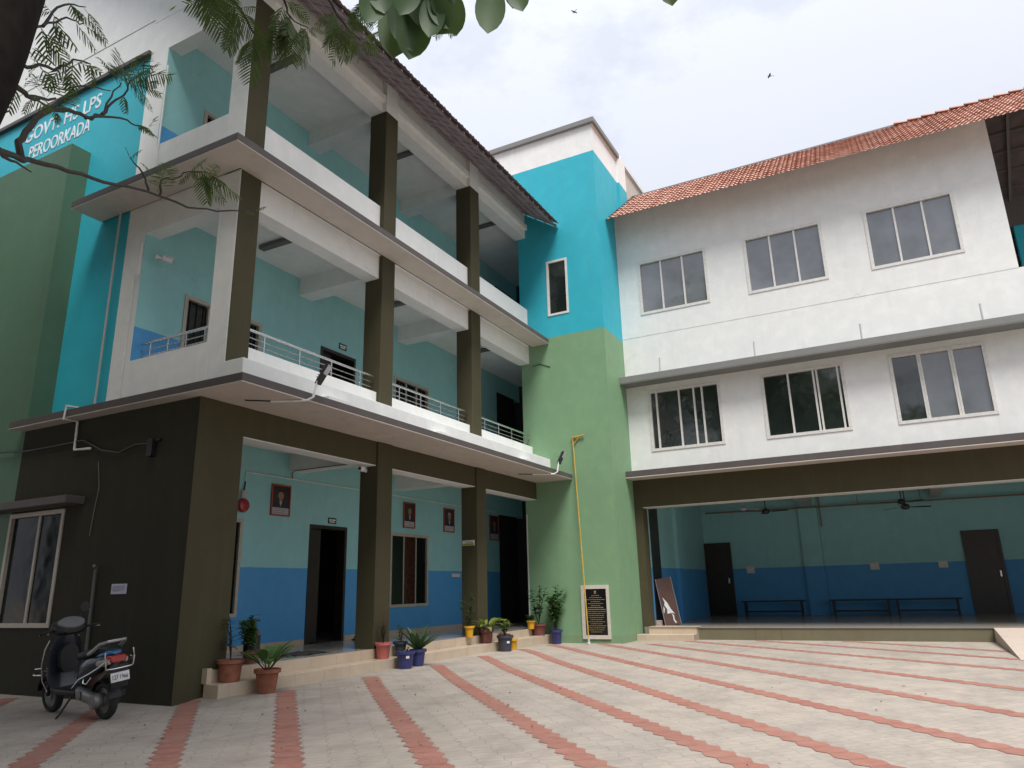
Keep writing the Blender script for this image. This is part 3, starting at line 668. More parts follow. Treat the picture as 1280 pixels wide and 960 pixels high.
# ================================================================== objects of the hall
def bench(y0, y1, label):
    t = thing('bench', label, 'bench', (XB-.42, (y0+y1)/2, zh), 0, 'wooden benches along the hall back wall'); h = abs(y1-y0)/2
    MB().bbox(-.15, -h, .42, .15, h, .46, .008).build('seat', m_bench, t, local=True)
    for s in (-1, 1):
        k = MB(); k.bbox(-.13, s*(h-.12)-.03, 0, -.07, s*(h-.12)+.03, .42, .006); k.bbox(.07, s*(h-.12)-.03, 0, .13, s*(h-.12)+.03, .42, .006); k.bbox(-.07, s*(h-.12)-.02, .34, .07, s*(h-.12)+.02, .41, .005); k.build('leg_frame', m_bench, t, local=True)
    MB().bbox(-.02, -h+.13, .10, .02, h-.13, .15, .005).build('stretcher', m_bench, t, local=True)
bench(-5.40, -3.45, 'dark wooden bench beside the left hall door, left of the wall pilaster')
bench(-7.85, -6.10, 'dark wooden bench just right of the wall pilaster in the hall')
bench(-9.65, -7.86, 'dark wooden bench nearest the right hall door')
def fan(x, y, z, a, label, mat, blade):
    t = thing('ceiling_fan', label, 'fan', (x, y, z), a, 'ceiling fans in the open hall')
    MB().lathe([(.02, .10), (.06, .085), (.10, .05), (.11, 0), (.09, -.04), (.03, -.06)], n=18).build('motor', mat, t, True, local=True)
    MB().tube([(0, 0, .1), (0, 0, 4.06-z)], .014, 8).build('rod', mat, t, True, local=True)
    MB().lathe([(.05, 4.06-z), (.05, 4.06-z-.04), (.02, 4.06-z-.09)], n=14).build('rod_cap', mat, t, True, local=True)
    for i in range(3):
        M = Matrix.Rotation(2*math.pi*i/3, 4, 'Z'); k = MB(); k.add([(.10, -.03, .0), (.22, -.055, .006), (.62, -.065, .010), (.64, .055, -.012), (.22, .05, -.008), (.10, .03, 0)] + [(.10, -.03, .006), (.22, -.055, .012), (.62, -.065, .016), (.64, .055, -.006), (.22, .05, -.002), (.10, .03, .006)],
            [(5,4,3,2,1,0), (6,7,8,9,10,11), (0,1,7,6), (1,2,8,7), (2,3,9,8), (3,4,10,9), (4,5,11,10), (5,0,6,11)]); k.xf(M); k.build('blade', blade, t, local=True)
fan(15.0, -5.09, 3.24, .3, 'dark ceiling fan hanging low in front of the hall pilaster', m_black, m_black)
fan(15.0, -8.58, 3.12, .9, 'dark ceiling fan lowest on the right side of the hall', m_black, m_black)
fan(17.3, -4.08, 3.58, 1.4, 'pale ceiling fan farther back near the left hall door', m_lamp, m_lamp)
fan(17.3, -8.52, 3.46, .1, 'dark ceiling fan above and behind the other on the right', m_black, m_black)
def tubelight(x, y, z, L_, label, grp):
    t = thing('tube_light', label, 'tube light', (x, y, z), 0, grp)
    MB().bbox(-.03, -L_/2, .02, .03, L_/2, .06, .005).build('housing', m_lamp, t, local=True)
    MB().tube([(0, -L_/2+.03, .0), (0, L_/2-.03, .0)], .014, 10).build('tube', m_pipew, t, True, local=True)
    for s_ in (-1, 1): MB().bbox(-.02, s_*(L_/2-.02)-.015, -.02, .02, s_*(L_/2-.02)+.015, .022, .004).build('end_cap', m_lamp, t, local=True)
for y, nm in ((-3.3, 'unlit white tube light under the hall ceiling above the left door'), (-6.7, 'unlit white tube light under the hall ceiling near the pilaster'), (-10.3, 'unlit white tube light under the hall ceiling at the right')):
    tubelight(13.4, y, 3.50, 1.3, nm, 'tube lights under the hall ceiling')
    pipe([(13.4, y+.3, 3.56), (13.4, y+.3, 4.06)], .006, m_pipe, 'lamp_hanger', HB)
for ya, yb, za, zb, nm in ((-3.90, -3.64, 1.63, 1.86, 'white switchboard just right of the left hall door'), (-7.63, -7.37, 1.62, 1.85, 'white switchboard above the middle bench'), (-9.48, -9.23, 1.62, 1.82, 'white switchboard left of the right hall door')):
    t = thing('switchboard', nm, 'switchboard', (XB, (ya+yb)/2, za), 0, 'switchboards on the hall back wall')
    MB().bbox(XB-.04, ya, za, XB-.001, yb, zb, .008).build('plate', m_switch, t)
    for q in range(4):
        yy = ya+.05+(yb-ya-.1)*q/3; MB().bbox(XB-.052, yy-.018, za+.10, XB-.04, yy+.018, za+.15, .004).build('switch', m_pipew, t)
t = thing('leaning_board', 'brown wooden board with peeling white paper leaning beside the hall entrance', 'board', (13.0, -2.45, zh))
M = Matrix.Translation((12.95, -2.60, zh)) @ Matrix.Rotation(R(8), 4, 'Z') @ Matrix.Rotation(R(-11), 4, 'X')
k = MB(); k.bbox(0, -.42+.40, 0, .0+.9, .02, 1.22, .006)
k = MB(); k.bbox(-.02, -.20, 0, .02, .20, 1.22, .006)
MBrd = Matrix.Translation((12.98, -2.76, zh)) @ Matrix.Rotation(R(-9), 4, 'X') @ Matrix.Rotation(R(20), 4, 'Z') @ Matrix.Rotation(R(6), 4, 'Y')
k.xf(MBrd).build('panel', m_board, t)
k = MB(); k.bbox(-.026, -.21, 0, .026, -.201, 1.225, .002); k.bbox(-.026, .201, 0, .026, .21, 1.225, .002); k.xf(MBrd).build('edge_strip', m_cap, t)
k = MB(); X_ = -.024
k.add([(X_, .13, .74), (X_, .10, .60), (X_, .12, .52), (X_, .07, .42), (X_, .09, .30), (X_, -.03, .31), (X_, -.10, .27), (X_, -.02, .42), (X_, .03, .58)], [(0, 1, 8), (1, 2, 7, 8), (2, 3, 7), (3, 4, 5), (3, 5, 7), (5, 6, 7)])
k.add([(X_, -.01, .30), (X_, -.07, .24), (X_, -.06, .14), (X_, -.10, .05), (X_, -.065, .04), (X_, -.03, .13), (X_, -.035, .23)], [(0, 1, 6), (1, 2, 5, 6), (2, 3, 4, 5)])
k.add([(X_, .15, .50), (X_, .18, .36), (X_, .165, .33), (X_, .13, .44)], [(0, 1, 2, 3)])
k.xf(MBrd).build('torn_paper', m_sign, t)
t = tag(MB().bbox(12.62, -2.52, zh, 12.80, -2.40, zh+.13, .006).build('small_box', plain('speckled_box', (.42, .32, .27), .7, var=.5, scale=30)), 'small pale speckled box on the floor by the hall pillar', 'box')

# ================================================================== tower objects
t = thing('plaque', 'black granite plaque with gold writing in a white border on the green tower', 'plaque', (XT, -1.5, .1))
px = XT-.03
k = MB()
for a, b, c, d in ((-1.87, -1.80, .10, 1.36), (-1.23, -1.14, .10, 1.36), (-1.80, -1.23, 1.27, 1.36), (-1.80, -1.23, .10, .19)): k.box(px, a, c, XT-.001, b, d)
k.build('border', m_marble, t); MB().box(px+.008, -1.80, .19, XT-.001, -1.23, 1.27).build('slab', m_granite, t)
k = MB(); rr_ = random.Random(3)
for i in range(19):
    z = 1.105-i*.047; hw = [.10, .16, .24, .12, .2, .13, .2, .25, .25, .22, .2, .2, .16, .23, .16, .25, .22, .2, .15][i]; y = -1.515+hw
    while y > -1.515-hw:
        w = rr_.uniform(.012, .05); w = min(w, y+1.515+hw); k.box(px+.004, y-w, z, px+.0085, y, z+(.017 if i in (6, 7) else .012)); y -= w+.012
k.build('inscription', m_gold, t)
k = MB(); k.lathe([(.004, -.004), (.028, -.003), (.028, .0), (.004, .001)], (px+.005, -1.515, 1.20), 14, 'x'); k.box(px+.003, -1.545, 1.155, px+.0085, -1.485, 1.166); k.build('emblem', m_gold, t)
t = thing('yellow_pole', 'thin yellow gallows-shaped pole leaning against the green tower', 'pole', (10.40, -1.28, 0))
k = MB(); k.tube([(10.36, -1.42, .09), (10.52, -1.29, 2.0), (10.675, -1.12, 5.10)], .018, 8); k.build('upright', m_yellow, t, True)
k = MB(); k.tube([(10.675, -1.10, 5.10), (10.66, -1.45, 5.13)], .024, 8); k.tube([(10.672, -1.14, 4.93), (10.665, -1.32, 5.11)], .014, 8); k.build('top_arm', m_yellow, t, True)
MB().lathe([(.05, -.01), (.05, .03), (.032, .05), (.028, .16)], (10.36, -1.42, 0), 12).build('foot', m_pipe, t, True)

# flood lights on bent arms
def flood(p, label):
    x, y, z = p; t = thing('floodlight', label, 'floodlight', (x, -1.0, s1b), 0, 'floodlights on the first-floor canopy edge')
    MB().tube([(x-.22, -.62, s1b-.015), (x-.08, -.90, s1b-.02), (x, -1.10, s1b-.02), (x+.05, -1.17, s1b+.03), (x+.10, -1.19, s1b+.28)], .017, 8).build('arm', m_pipew, t, True)
    M = Matrix.Translation((x+.12, -1.20, s1b+.27)) @ Matrix.Rotation(R(18), 4, 'Y') @ Matrix.Rotation(R(20), 4, 'X')
    k = MB(); k.bbox(-.045, -.035, 0, .045, .035, .30, .012); k.bbox(-.03, -.05, -.04, .03, .05, .02, .01)
    for i in range(6): k.box(-.05, .035, .05+.04*i, .05, .05, .06+.04*i)
    k.xf(M).build('housing', m_black, t)
    k = MB(); k.bbox(-.04, -.042, .13, .04, -.036, .29, .002); k.xf(M).build('lens', m_cap, t)
    MB().tube([(x-.22, -.62, s1b-.012), (x-.45, -.35, s1b-.01)], .01, 6).build('lead', m_black, t)
flood((.92, -1.1, 4.0), 'black floodlight on a white bent arm near the front corner of the canopy')
flood((9.45, -1.1, 4.0), 'black floodlight on a white bent arm at the canopy end beside the tower')

def cctv(p, d, label):
    t = thing('security_camera', label, 'camera', p, math.atan2(d[1], d[0]), 'white security cameras')
    MB().lathe([(.045, -.16), (.045, -.14), (.02, -.135), (.015, -.05)], (0, 0, .0), 12, 'x').build('bracket', m_pipew, t, True, local=True)
    MB().bbox(-.06, -.04, -.045, .12, .04, .035, .015).build('body', m_sign, t, local=True)
    MB().lathe([(.03, .12), (.03, .128), (.018, .13)], (0, 0, -.005), 12, 'x').build('lens', m_black, t, True, local=True)
    MB().bbox(-.07, -.048, .036, .15, .048, .044, .004).build('hood', m_sign, t, local=True)
cctv((3.80, .20, 3.50), (-1, -.25), 'white security camera on the side of the first olive ground-floor pillar')
cctv((.62, 1.98, 6.85), (1, -.35), 'small security camera inside the first-floor end opening')
t = thing('alarm_bell', 'round red alarm bell hanging on the mint verandah wall', 'bell', (2.84, D-.06, 2.95))
MB().lathe([(.13, .0), (.13, -.03), (.11, -.06), (.06, -.075), (.01, -.08)], (2.84, D-.04, 2.90), 20, 'y').build('gong', m_redmet, t, True)
MB().bbox(2.79, D-.07, 3.02, 2.89, D-.001, 3.17, .008).build('mount', m_pipe, t); MB().tube([(2.85, D-.04, 3.17), (2.87, D-.035, 3.34)], .013, 8).build('lead', m_black, t)
# portraits
def portrait(x0, x1, z0, z1, label, kind, bgm):
    t = thing('portrait_picture', label, 'picture', ((x0+x1)/2, D, z0), 0, 'framed portraits on the verandah wall'); w, h = x1-x0, z1-z0; f = .028; cz = z0+.26*h
    k = MB()
    for a, b, c, d in ((x0, x0+f, z0, z1), (x1-f, x1, z0, z1), (x0+f, x1-f, z0, z0+f), (x0+f, x1-f, z1-f, z1)): k.box(a, D-.035, c, b, D-.001, d)
    k.build('frame', m_redfr, t); MB().box(x0+f, D-.018, cz, x1-f, D-.002, z1-f).build('photo', bgm, t); MB().box(x0+f, D-.020, z0+f, x1-f, D-.002, cz).build('caption', m_cap, t)
    cx = (x0+x1)/2 + (.02 if kind else 0); hz = z0+.66*h; rx_, rz__ = w*.15, h*.135
    def disc(cx_, cz_, ra, rb, d, n=20): m = MB(); m.add([(cx_+ra*math.cos(2*math.pi*i/n), D-d, cz_+rb*math.sin(2*math.pi*i/n)) for i in range(n)], [tuple(range(n))]); return m
    k = MB(); k.add([(x0+f+.005, D-.0195, cz+.001), (x0+f+.02, D-.0195, cz+.13*h), (cx-w*.1, D-.0195, cz+.19*h), (cx+w*.1, D-.0195, cz+.19*h), (x1-f-.02, D-.0195, cz+.13*h), (x1-f-.005, D-.0195, cz+.001)], [(0, 1, 2, 3, 4, 5)]); k.build('suit', m_suit, t)
    k = disc(cx, hz, rx_, rz__, .0205); k.add([(cx-.035, D-.0203, hz-.1*h), (cx+.035, D-.0203, hz-.1*h), (cx+.03, D-.0203, cz+.15*h), (cx-.03, D-.0203, cz+.15*h)], [(0, 1, 2, 3)]); k.build('face', m_skin, t)
    k = MB(); k.add([(cx-.035, D-.0215, cz+.2*h), (cx+.035, D-.0215, cz+.2*h), (cx, D-.0215, cz+.04*h)], [(0, 1, 2)]); k.build('collar', m_cap, t)
    k = MB(); n = 12
    k.add([(cx+rx_*1.08*math.cos(math.pi*i/n), D-.0212, hz+.02*h+rz__*1.12*math.sin(math.pi*i/n)) for i in range(n+1)] + [(cx+rx_*.85*math.cos(math.pi*i/n), D-.0212, hz+.04*h+rz__*.55*math.sin(math.pi*i/n)) for i in range(n, -1, -1)], [(i, i+1, 2*n-i, 2*n+1-i) for i in range(n)]); k.build('hair', m_black if kind != 2 else m_cap, t)
    k = MB()
    for q in range(3): k.box(x0+f+.03+.02*q, D-.0215, z0+f+.03+q*.035, x1-f-.03-.02*q, D-.0201, z0+f+.04+q*.035)
    k.build('caption_text', m_ink, t)
portrait(3.54, 4.04, 2.78, 3.38, 'red framed portrait of a man in a dark suit left of the verandah door', 0, m_pic)
portrait(7.80, 8.28, 2.80, 3.42, 'red framed portrait hanging above the verandah window', 1, m_pic)
portrait(9.58, 10.09, 2.80, 3.42, 'red framed portrait of a grey-haired person right of the verandah window', 2, m_pic)
portrait(12.02, 12.55, 2.70, 3.42, 'dim framed portrait at the dark end of the verandah beside the tower', 1, m_pic)
# small signs
def signpanel(name, label, cat, x0, y0, z0, x1, y1, z1, mat, marks, face, grp=None):
    t = thing(name, label, cat, ((x0+x1)/2, (y0+y1)/2, z0), 0, grp); MB().bbox(x0, y0, z0, x1, y1, z1, .002).build('panel', mat, t); k = MB()
    for (a, b, c, d) in marks:
        if face == 'y': k.box(x0+(x1-x0)*a, y0-.004, z0+(z1-z0)*c, x0+(x1-x0)*b, y0-.001, z0+(z1-z0)*d)
        else: k.box(x0-.004, y1-(y1-y0)*a, z0+(z1-z0)*c, x0-.001, y1-(y1-y0)*b, z0+(z1-z0)*d)
    return t, k
m_navy2 = plain('dark_name_plate', (.012, .018, .03), .4)
t, k = signpanel('name_plate', 'small dark name plate above the ground-floor verandah door', 'name plate', 5.17, D-.012, 2.73, 5.42, D-.001, 2.85, m_navy2, [(.1, .45, .5, .75), (.5, .9, .5, .75), (.15, .8, .2, .38)], 'y'); k.build('lettering', m_sign, t)
t, k = signpanel('name_plate', 'small dark name plate above the first-floor verandah door', 'name plate', 5.28, D-.012, 6.62, 5.53, D-.001, 6.76, m_navy2, [(.1, .45, .5, .75), (.5, .9, .5, .75), (.15, .8, .2, .38)], 'y'); k.build('lettering', m_sign, t)
t, k = signpanel('notice_board', 'pale notice strip behind the railing at the first-floor door', 'notice', 5.05, D-.03, 5.62, 5.75, D-.016, 5.80, m_sign, [(.08, .4, .5, .7), (.5, .9, .5, .7), (.1, .8, .2, .35)], 'y'); k.build('lettering', m_ink, t)
t, k = signpanel('pillar_sign', 'small white and yellow-green sign on the side of the second pillar', 'sign', 7.508, .03, 2.27, 7.522, .34, 2.385, m_sign, [(.04, .96, .05, .42), (.3, .9, .52, .62), (.1, .9, .72, .82)], 'x'); k.build('lettering', plain('yellow_green_print', (.25, .28, .05), .5), t)
t, k = signpanel('paper_notice', 'lilac paper notice pasted on the dark end wall above the scooter', 'notice', -.006, 1.12, 1.375, -.001, 1.45, 1.51, m_paper, [(.1, .9, .75, .80), (.1, .8, .6, .65), (.1, .85, .45, .5), (.1, .7, .3, .35)], 'x'); k.build('handwriting', m_ink, t)
t, k = signpanel('switchboard', 'white switchboard on the blue dado beside the second verandah pillar', 'switchboard', 9.97, D-.03, 1.655, 10.37, D-.001, 1.745, m_switch, [], 'y')
for q in range(5): MB().bbox(10.02+q*.07, D-.038, 1.685, 10.055+q*.07, D-.03, 1.72, .003).build('switch', m_pipew, t)
# overhead cable with a box
t = thing('black_cable', 'sagging black cable with a hanging box on the dark end wall', 'cable', (-.03, 2.4, 3.5))
pts = [(-.20, 5.6, 3.78), (-.05, 4.78, 3.72), (-.04, 4.0, 3.66), (-.04, 3.2, 3.66), (-.04, 2.5, 3.67), (-.05, 2.0, 3.46), (-.04, 1.6, 3.38), (-.04, 1.25, 3.46), (-.04, 1.0, 3.45), (-.04, .88, 3.46)]
MB().tube(pts, .013, 6).build('wire', m_black, t, True); MB().bbox(-.09, .83, 3.24, -.002, .93, 3.50, .015).build('box', m_black, t); MB().bbox(-.05, .72, 3.46, -.002, .95, 3.49, .008).build('bracket', m_black, t)

# ================================================================== things on the verandah
t = thing('fire_extinguisher', 'red and black cylinder with a flat black top plate behind the potted plants', 'extinguisher', (1.62, .40, zf))
MB().lathe([(.10, 0), (.115, .015), (.118, .05), (.118, .36), (.10, .41), (.05, .45), (.032, .47), (.032, .53)], (1.62, .40, zf), 22).build('cylinder', m_redmet, t, True)
MB().lathe([(.1205, .14), (.1205, .37)], (1.62, .40, zf), 22, close=False).build('black_band', m_black, t, True)  # plain black band round the upper cylinder
MB().bbox(1.44, .36, zf+.565, 1.72, .44, zf+.59, .006).build('handle', m_black, t); MB().tube([(1.62, .40, zf+.5), (1.62, .40, zf+.57)], .03, 10).build('valve', m_black, t)
MB().tube([(1.60, .38, zf+.52), (1.50, .34, zf+.50), (1.48, .33, zf+.35), (1.49, .335, zf+.12)], .014, 8).build('hose', m_black, t, True)
t = thing('door_mat', 'crumpled dark mat lying on the verandah floor before the door', 'mat', (2.85, .6, zf))
k = MB(); nx, ny = 14, 8
k.add([(2.35+i*.07+rnd.uniform(-.01, .01), .32+j*.08+.03*math.sin(i*.8), zf+.006+max(0, .018*math.sin(i*1.3+j*.9))+(.012 if 3 < i < 9 else 0)*abs(math.sin(j*1.1))) for j in range(ny) for i in range(nx)], [(j*nx+i, j*nx+i+1, (j+1)*nx+i+1, (j+1)*nx+i) for j in range(ny-1) for i in range(nx-1)])
k.build('fabric', plain('dark_mat_fabric', (.035, .033, .035), .9, var=.3, scale=30), t)
for q, (sx, lb) in enumerate(((5.92, 'dark sandal left on the floor beside the verandah door, nearer the door'), (6.06, 'dark sandal left on the floor beside the verandah door, nearer the pillar'))):
    t = thing('sandal', lb, 'sandal', (sx, 1.95, zf), .2*q, 'sandals by the verandah door')
    k = MB(); k.loft([[(w*.045*math.cos(a), y, .012+.012*math.sin(a)) for a in [2*math.pi*i/10 for i in range(10)]] for y, w in ((-.13, .5), (-.10, .9), (0, .8), (.08, 1.05), (.12, .6))]); k.build('sole', m_rubber, t, True, local=True)
    MB().tube([(-.045, .02, .02), (-.03, .04, .06), (0, .05, .075), (.03, .04, .06), (.045, .02, .02)], .012, 8).build('strap', m_black, t, True, local=True)

# ------------------------------------------------------------------ potted plants
def blade(m, p, d, L_, w, droop=.3, n=5, fold=.25, side=None):
    """one leaf: p base, d direction, L_ length, w width; arches downward by droop"""
    p, d = Vector(p), Vector(d).normalized(); s_ = side or d.cross(Vector((0, 0, 1)))
    s_ = s_.normalized() if s_.length > .05 else Vector((1, 0, 0)); up = s_.cross(d).normalized()
    vs = []; q = p.copy(); dd = d.copy()
    for i in range(n+1):
        t_ = i/n; ww = w*math.sin(math.pi*min(1, .12+t_*.88))**.8 if i < n else .001
        vs += [q - s_*ww/2 + up*fold*ww*.5, q.copy(), q + s_*ww/2 + up*fold*ww*.5]
        dd = (dd + Vector((0, 0, -droop/n))).normalized(); q = q + dd*L_/n
    fs = []
    for i in range(n):
        a = 3*i; fs += [(a, a+1, a+4, a+3), (a+1, a+2, a+5, a+4)]
    m.add(vs, fs)
def pot(t, c, r0, r1, h, mat, soil=True, n=24, rim=.02):
    MB().lathe([(r0*.2, 0), (r0, 0), (r0+(r1-r0)*.8, h*.80), (r1, h*.82), (r1+rim, h*.84), (r1+rim, h), (r1-.006, h), (r1-.02, h*.86), (.01, h*.85)], c, n, close=False).build('pot', mat, t, True)
    MB().lathe([(.001, h*.88+.01), (r1*.5, h*.885), (r1-.018, h*.87)], c, n, close=False).build('soil', m_soil, t, True)
def plant(name, label, c, r0, r1, h, pmat, fol, lmat, stems=None, rim=.02, cat='potted plant'):
    ks = .62 if 'squat yellow' in label else .92 if 'terracotta' in label else .82
    r0, r1, h = r0*ks, r1*ks, h*(.5+.5*ks)
    t = thing(name, label, cat, c, 0, 'potted plants along the verandah steps'); pot(t, c, r0, r1, h, pmat, rim=rim); top = Vector(c)+Vector((0, 0, h*.88))
    m = MB(); s_ = MB(); rg = random.Random(hash(label) % 1000 if False else sum(map(ord, label)))
    fol(m, s_, top, rg); 
    if s_.f: s_.build('stem', m_twig, t, True)
    if m.f: m.build('foliage', lmat, t)
    return t
def rosette(n, L_, w, up=.8, droop=.7):
    def f(m, s_, p, g_):
        for i in range(n):
            a = 2.4*i+g_.uniform(-.3, .3); e_ = up*g_.uniform(.5, 1.3); d = Vector((math.cos(a), math.sin(a), e_)); l = L_*g_.uniform(.7, 1.1)
            q = p + Vector((math.cos(a), math.sin(a), 0))*.02; s_.tube([p, q+d*.06, q+d*.12], [.006, .005, .003], 5); blade(m, q+d*.10, d, l, w*g_.uniform(.8, 1.15), droop*g_.uniform(.7, 1.3))
    return f
def bushy(hh, n, L_, w, spread=.13, stems=4):
    def f(m, s_, p, g_):
        for k_ in range(stems):
            a = g_.uniform(0, 6.3); tip = p + Vector((math.cos(a)*spread*g_.uniform(.3, 1.2), math.sin(a)*spread*g_.uniform(.3, 1.2), hh*g_.uniform(.7, 1.0))); mid = p.lerp(tip, .5)+Vector((g_.uniform(-.03, .03), g_.uniform(-.03, .03), 0))
            s_.tube([p, mid, tip], [.008, .006, .003], 5)
            for i in range(n):
                t_ = g_.uniform(.25, 1.0); q = p.lerp(mid, t_*2) if t_ < .5 else mid.lerp(tip, t_*2-1)
                b_ = g_.uniform(0, 6.3); blade(m, q, (math.cos(b_), math.sin(b_), g_.uniform(-.1, .8)), L_*g_.uniform(.6, 1.2), w*g_.uniform(.7, 1.2), .5, 4)
    return f
def spiky(n, L_, w, up=1.6):
    def f(m, s_, p, g_):
        for i in range(n):
            a = 2.4*i; e_ = up*g_.uniform(.4, 1.5); blade(m, p+Vector((math.cos(a), math.sin(a), 0))*.015, (math.cos(a), math.sin(a), e_), L_*g_.uniform(.75, 1.1), w, .25, 5, .5)
    return f
def twiggy(hh, n, leaf=.03):
    def f(m, s_, p, g_):
        for k_ in range(n):
            a = g_.uniform(0, 6.3); r_ = g_.uniform(.02, .13); tip = p + Vector((math.cos(a)*r_, math.sin(a)*r_, hh*g_.uniform(.6, 1))); mid = p.lerp(tip, .55)+Vector((g_.uniform(-.02, .02), g_.uniform(-.02, .02), 0)); s_.tube([p, mid, tip], [.005, .004, .002], 4)
            for i in range(7):
                t_ = g_.uniform(.4, 1); q = p.lerp(tip, t_); b_ = g_.uniform(0, 6.3); blade(m, q, (math.cos(b_), math.sin(b_), .6), leaf*g_.uniform(.7, 1.5), leaf*.35, .4, 3)
    return f
pl = plant
pl('potted_plant', 'broad-leaved plant in a terracotta pot on the ground before the step end', (1.05, -.53, gz(1.05, -.53)), .125, .17, .32, m_terra, rosette(19, .36, .13, 1.5, 1.0), l_green)
pl('potted_plant', 'thin upright plant in a terracotta pot on the step against the olive corner', (.72, -.185, .214), .14, .17, .29, m_terra, bushy(.60, 10, .16, .03, .12, 4), l_deep)
pl('potted_plant', 'leafy bush in a low brown pot in front of the red and black cylinder', (1.38, .17, zf), .10, .13, .18, m_maroon, bushy(.50, 70, .12, .05, .17, 6), l_green)
pl('potted_plant', 'dry reddish twigs in a pink pot before the first olive pillar', (4.02, -.19, .214), .125, .155, .29, m_pink, twiggy(.55, 16, .035), l_red)
pl('potted_plant', 'small sprout in a charcoal pot on the step right of the pink pot', (4.52, -.19, .214), .10, .14, .27, m_char, bushy(.36, 7, .13, .03, .08, 4), l_deep)
pl('potted_plant', 'nearly bare navy blue pot with a white sticker on the paving', (4.20, -.53, gz(4.2, -.53)), .14, .185, .31, m_navy, twiggy(.12, 5, .04), l_deep)
pl('potted_plant', 'dark spiky-leaved plant in a navy blue pot on the paving', (4.62, -.50, gz(4.6, -.5)), .12, .165, .31, m_navy, spiky(20, .48, .09, 1.5), l_deep)
pl('potted_plant', 'tall sparse plant in a ribbed yellow pot by the second pillar', (7.02, -.12, zf+.004), .085, .115, .24, m_ypot, bushy(.72, 15, .13, .065, .18, 4), l_deep)
pl('potted_plant', 'pale green leafy plant in a brown clay pot on the step', (7.62, -.19, .214), .13, .165, .30, m_maroon, rosette(20, .36, .11, 1.1, 1.1), l_lime)
pl('potted_plant', 'charcoal pot with a white sticker standing on the paving by the second pillar', (7.84, -.52, gz(7.8, -.5)), .155, .195, .36, m_char, bushy(.30, 9, .12, .04, .10, 4), l_deep)
pl('potted_plant', 'small yellow-leaved plant in a brown bowl behind the charcoal pot', (8.42, -.19, .214), .07, .14, .15, m_maroon, bushy(.36, 16, .14, .07, .09, 4), l_lime)
pl('potted_plant', 'slim yellow pot standing on the paving beside the charcoal pot', (8.30, -.47, gz(8.3, -.47)), .085, .11, .26, m_ypot, twiggy(.05, 2, .02), l_deep)
pl('potted_plant', 'low dark plant in a squat yellow pot at the verandah corner', (9.95, -.10, zf+.004), .12, .15, .24, m_ypot, bushy(.16, 18, .10, .045, .10, 5), l_deep)
pl('potted_plant', 'sparse shrub in a striped maroon pot on the step by the tower', (10.18, -.20, .214), .17, .19, .29, m_maroon, bushy(.95, 26, .14, .07, .24, 5), l_deep)
pl('potted_plant', 'tall bushy shrub in a navy blue pot at the foot of the tower', (10.42, -.55, 0), .135, .165, .36, m_navy, bushy(1.15, 60, .15, .07, .24, 7), l_green)
for nm, c in (('navy', (4.02, -.66, .20)), ):
    pass
stk = MB(); stk.box(4.06, -.705, .20, 4.11, -.70, .235)
for o in [q for q in COL.objects if q.get('label', '').startswith(('nearly bare navy', 'charcoal pot with'))]:
    h = .17; r_ = .146 if 'navy' in o['label'] else .155
    dv = Vector((-.62, -.78, 0)); c = Vector(o.location)+dv*r_+Vector((0, 0, h)); k = MB(); tt = Vector((.78, -.62, 0))
    k.add([c-tt*.03+dv*.006, c+tt*.03+dv*.006, c+tt*.03+dv*.012+Vector((0, 0, .045)), c-tt*.03+dv*.012+Vector((0, 0, .045))], [(0, 1, 2, 3)]); k.build('sticker', m_sign, o)

# ------------------------------------------------------------------ scooter (local frame: +x forward, +y its left, z up)
sc_a = math.atan2(1.21, .12)
SCO = thing('scooter', 'dark blue scooter with chrome guards parked by the dark end wall', 'scooter', (-.93, -.09, 0), sc_a)
SCO.scale = (.97, .97, .97); SCO.rotation_euler = (R(-6.0), 0, sc_a)
SCO.rotation_euler = (R(-7.0)*1.0, 0, sc_a)
m_sbody = plain('dark_blue_scooter_paint', (.004, .009, .020), .3, coat=.5, var=.2, scale=4)
m_sblue = plain('bright_blue_scooter_paint', (.015, .11, .26), .25, coat=.6)
m_sblk = plain('matt_black_scooter_plastic', (.010, .010, .011), .5)
m_chrome = plain('chrome', (.6, .6, .6), .15, metal=1.)
m_alloy = plain('grey_engine_alloy', (.24, .24, .24), .4, metal=.6)
m_tail = plain('red_tail_lamp', (.35, .012, .012), .15, coat=.5); m_clear = plain('clear_indicator', (.30, .29, .27), .2)
m_silver = plain('silver_grab_rail', (.36, .36, .36), .35, metal=.5); m_gauge = plain('grey_headset_panel', (.15, .15, .155), .4)
def LB(m, name, mat, par=SCO, smooth=True): return m.build(name, mat, par, smooth, local=True)
def wheel(x, name):
    w = LB(MB().lathe([(.145, -.035), (.16, -.045), (.195, -.04), (.212, -.015), (.212, .015), (.195, .04), (.16, .045), (.145, .035)], (x, 0, .21), 28, 'y', False), name, m_rubber)
    k = MB().lathe([(.147, -.03), (.14, -.032), (.13, -.012), (.06, -.02), (.055, -.045), (.001, -.046)], (x, 0, .21), 24, 'y', False); k.lathe([(.147, .03), (.14, .032), (.13, .012), (.06, .02), (.055, .045), (.001, .046)], (x, 0, .21), 24, 'y', False); LB(k, 'rim', m_alloy, w)
wheel(0, 'wheel'); wheel(1.24, 'wheel')
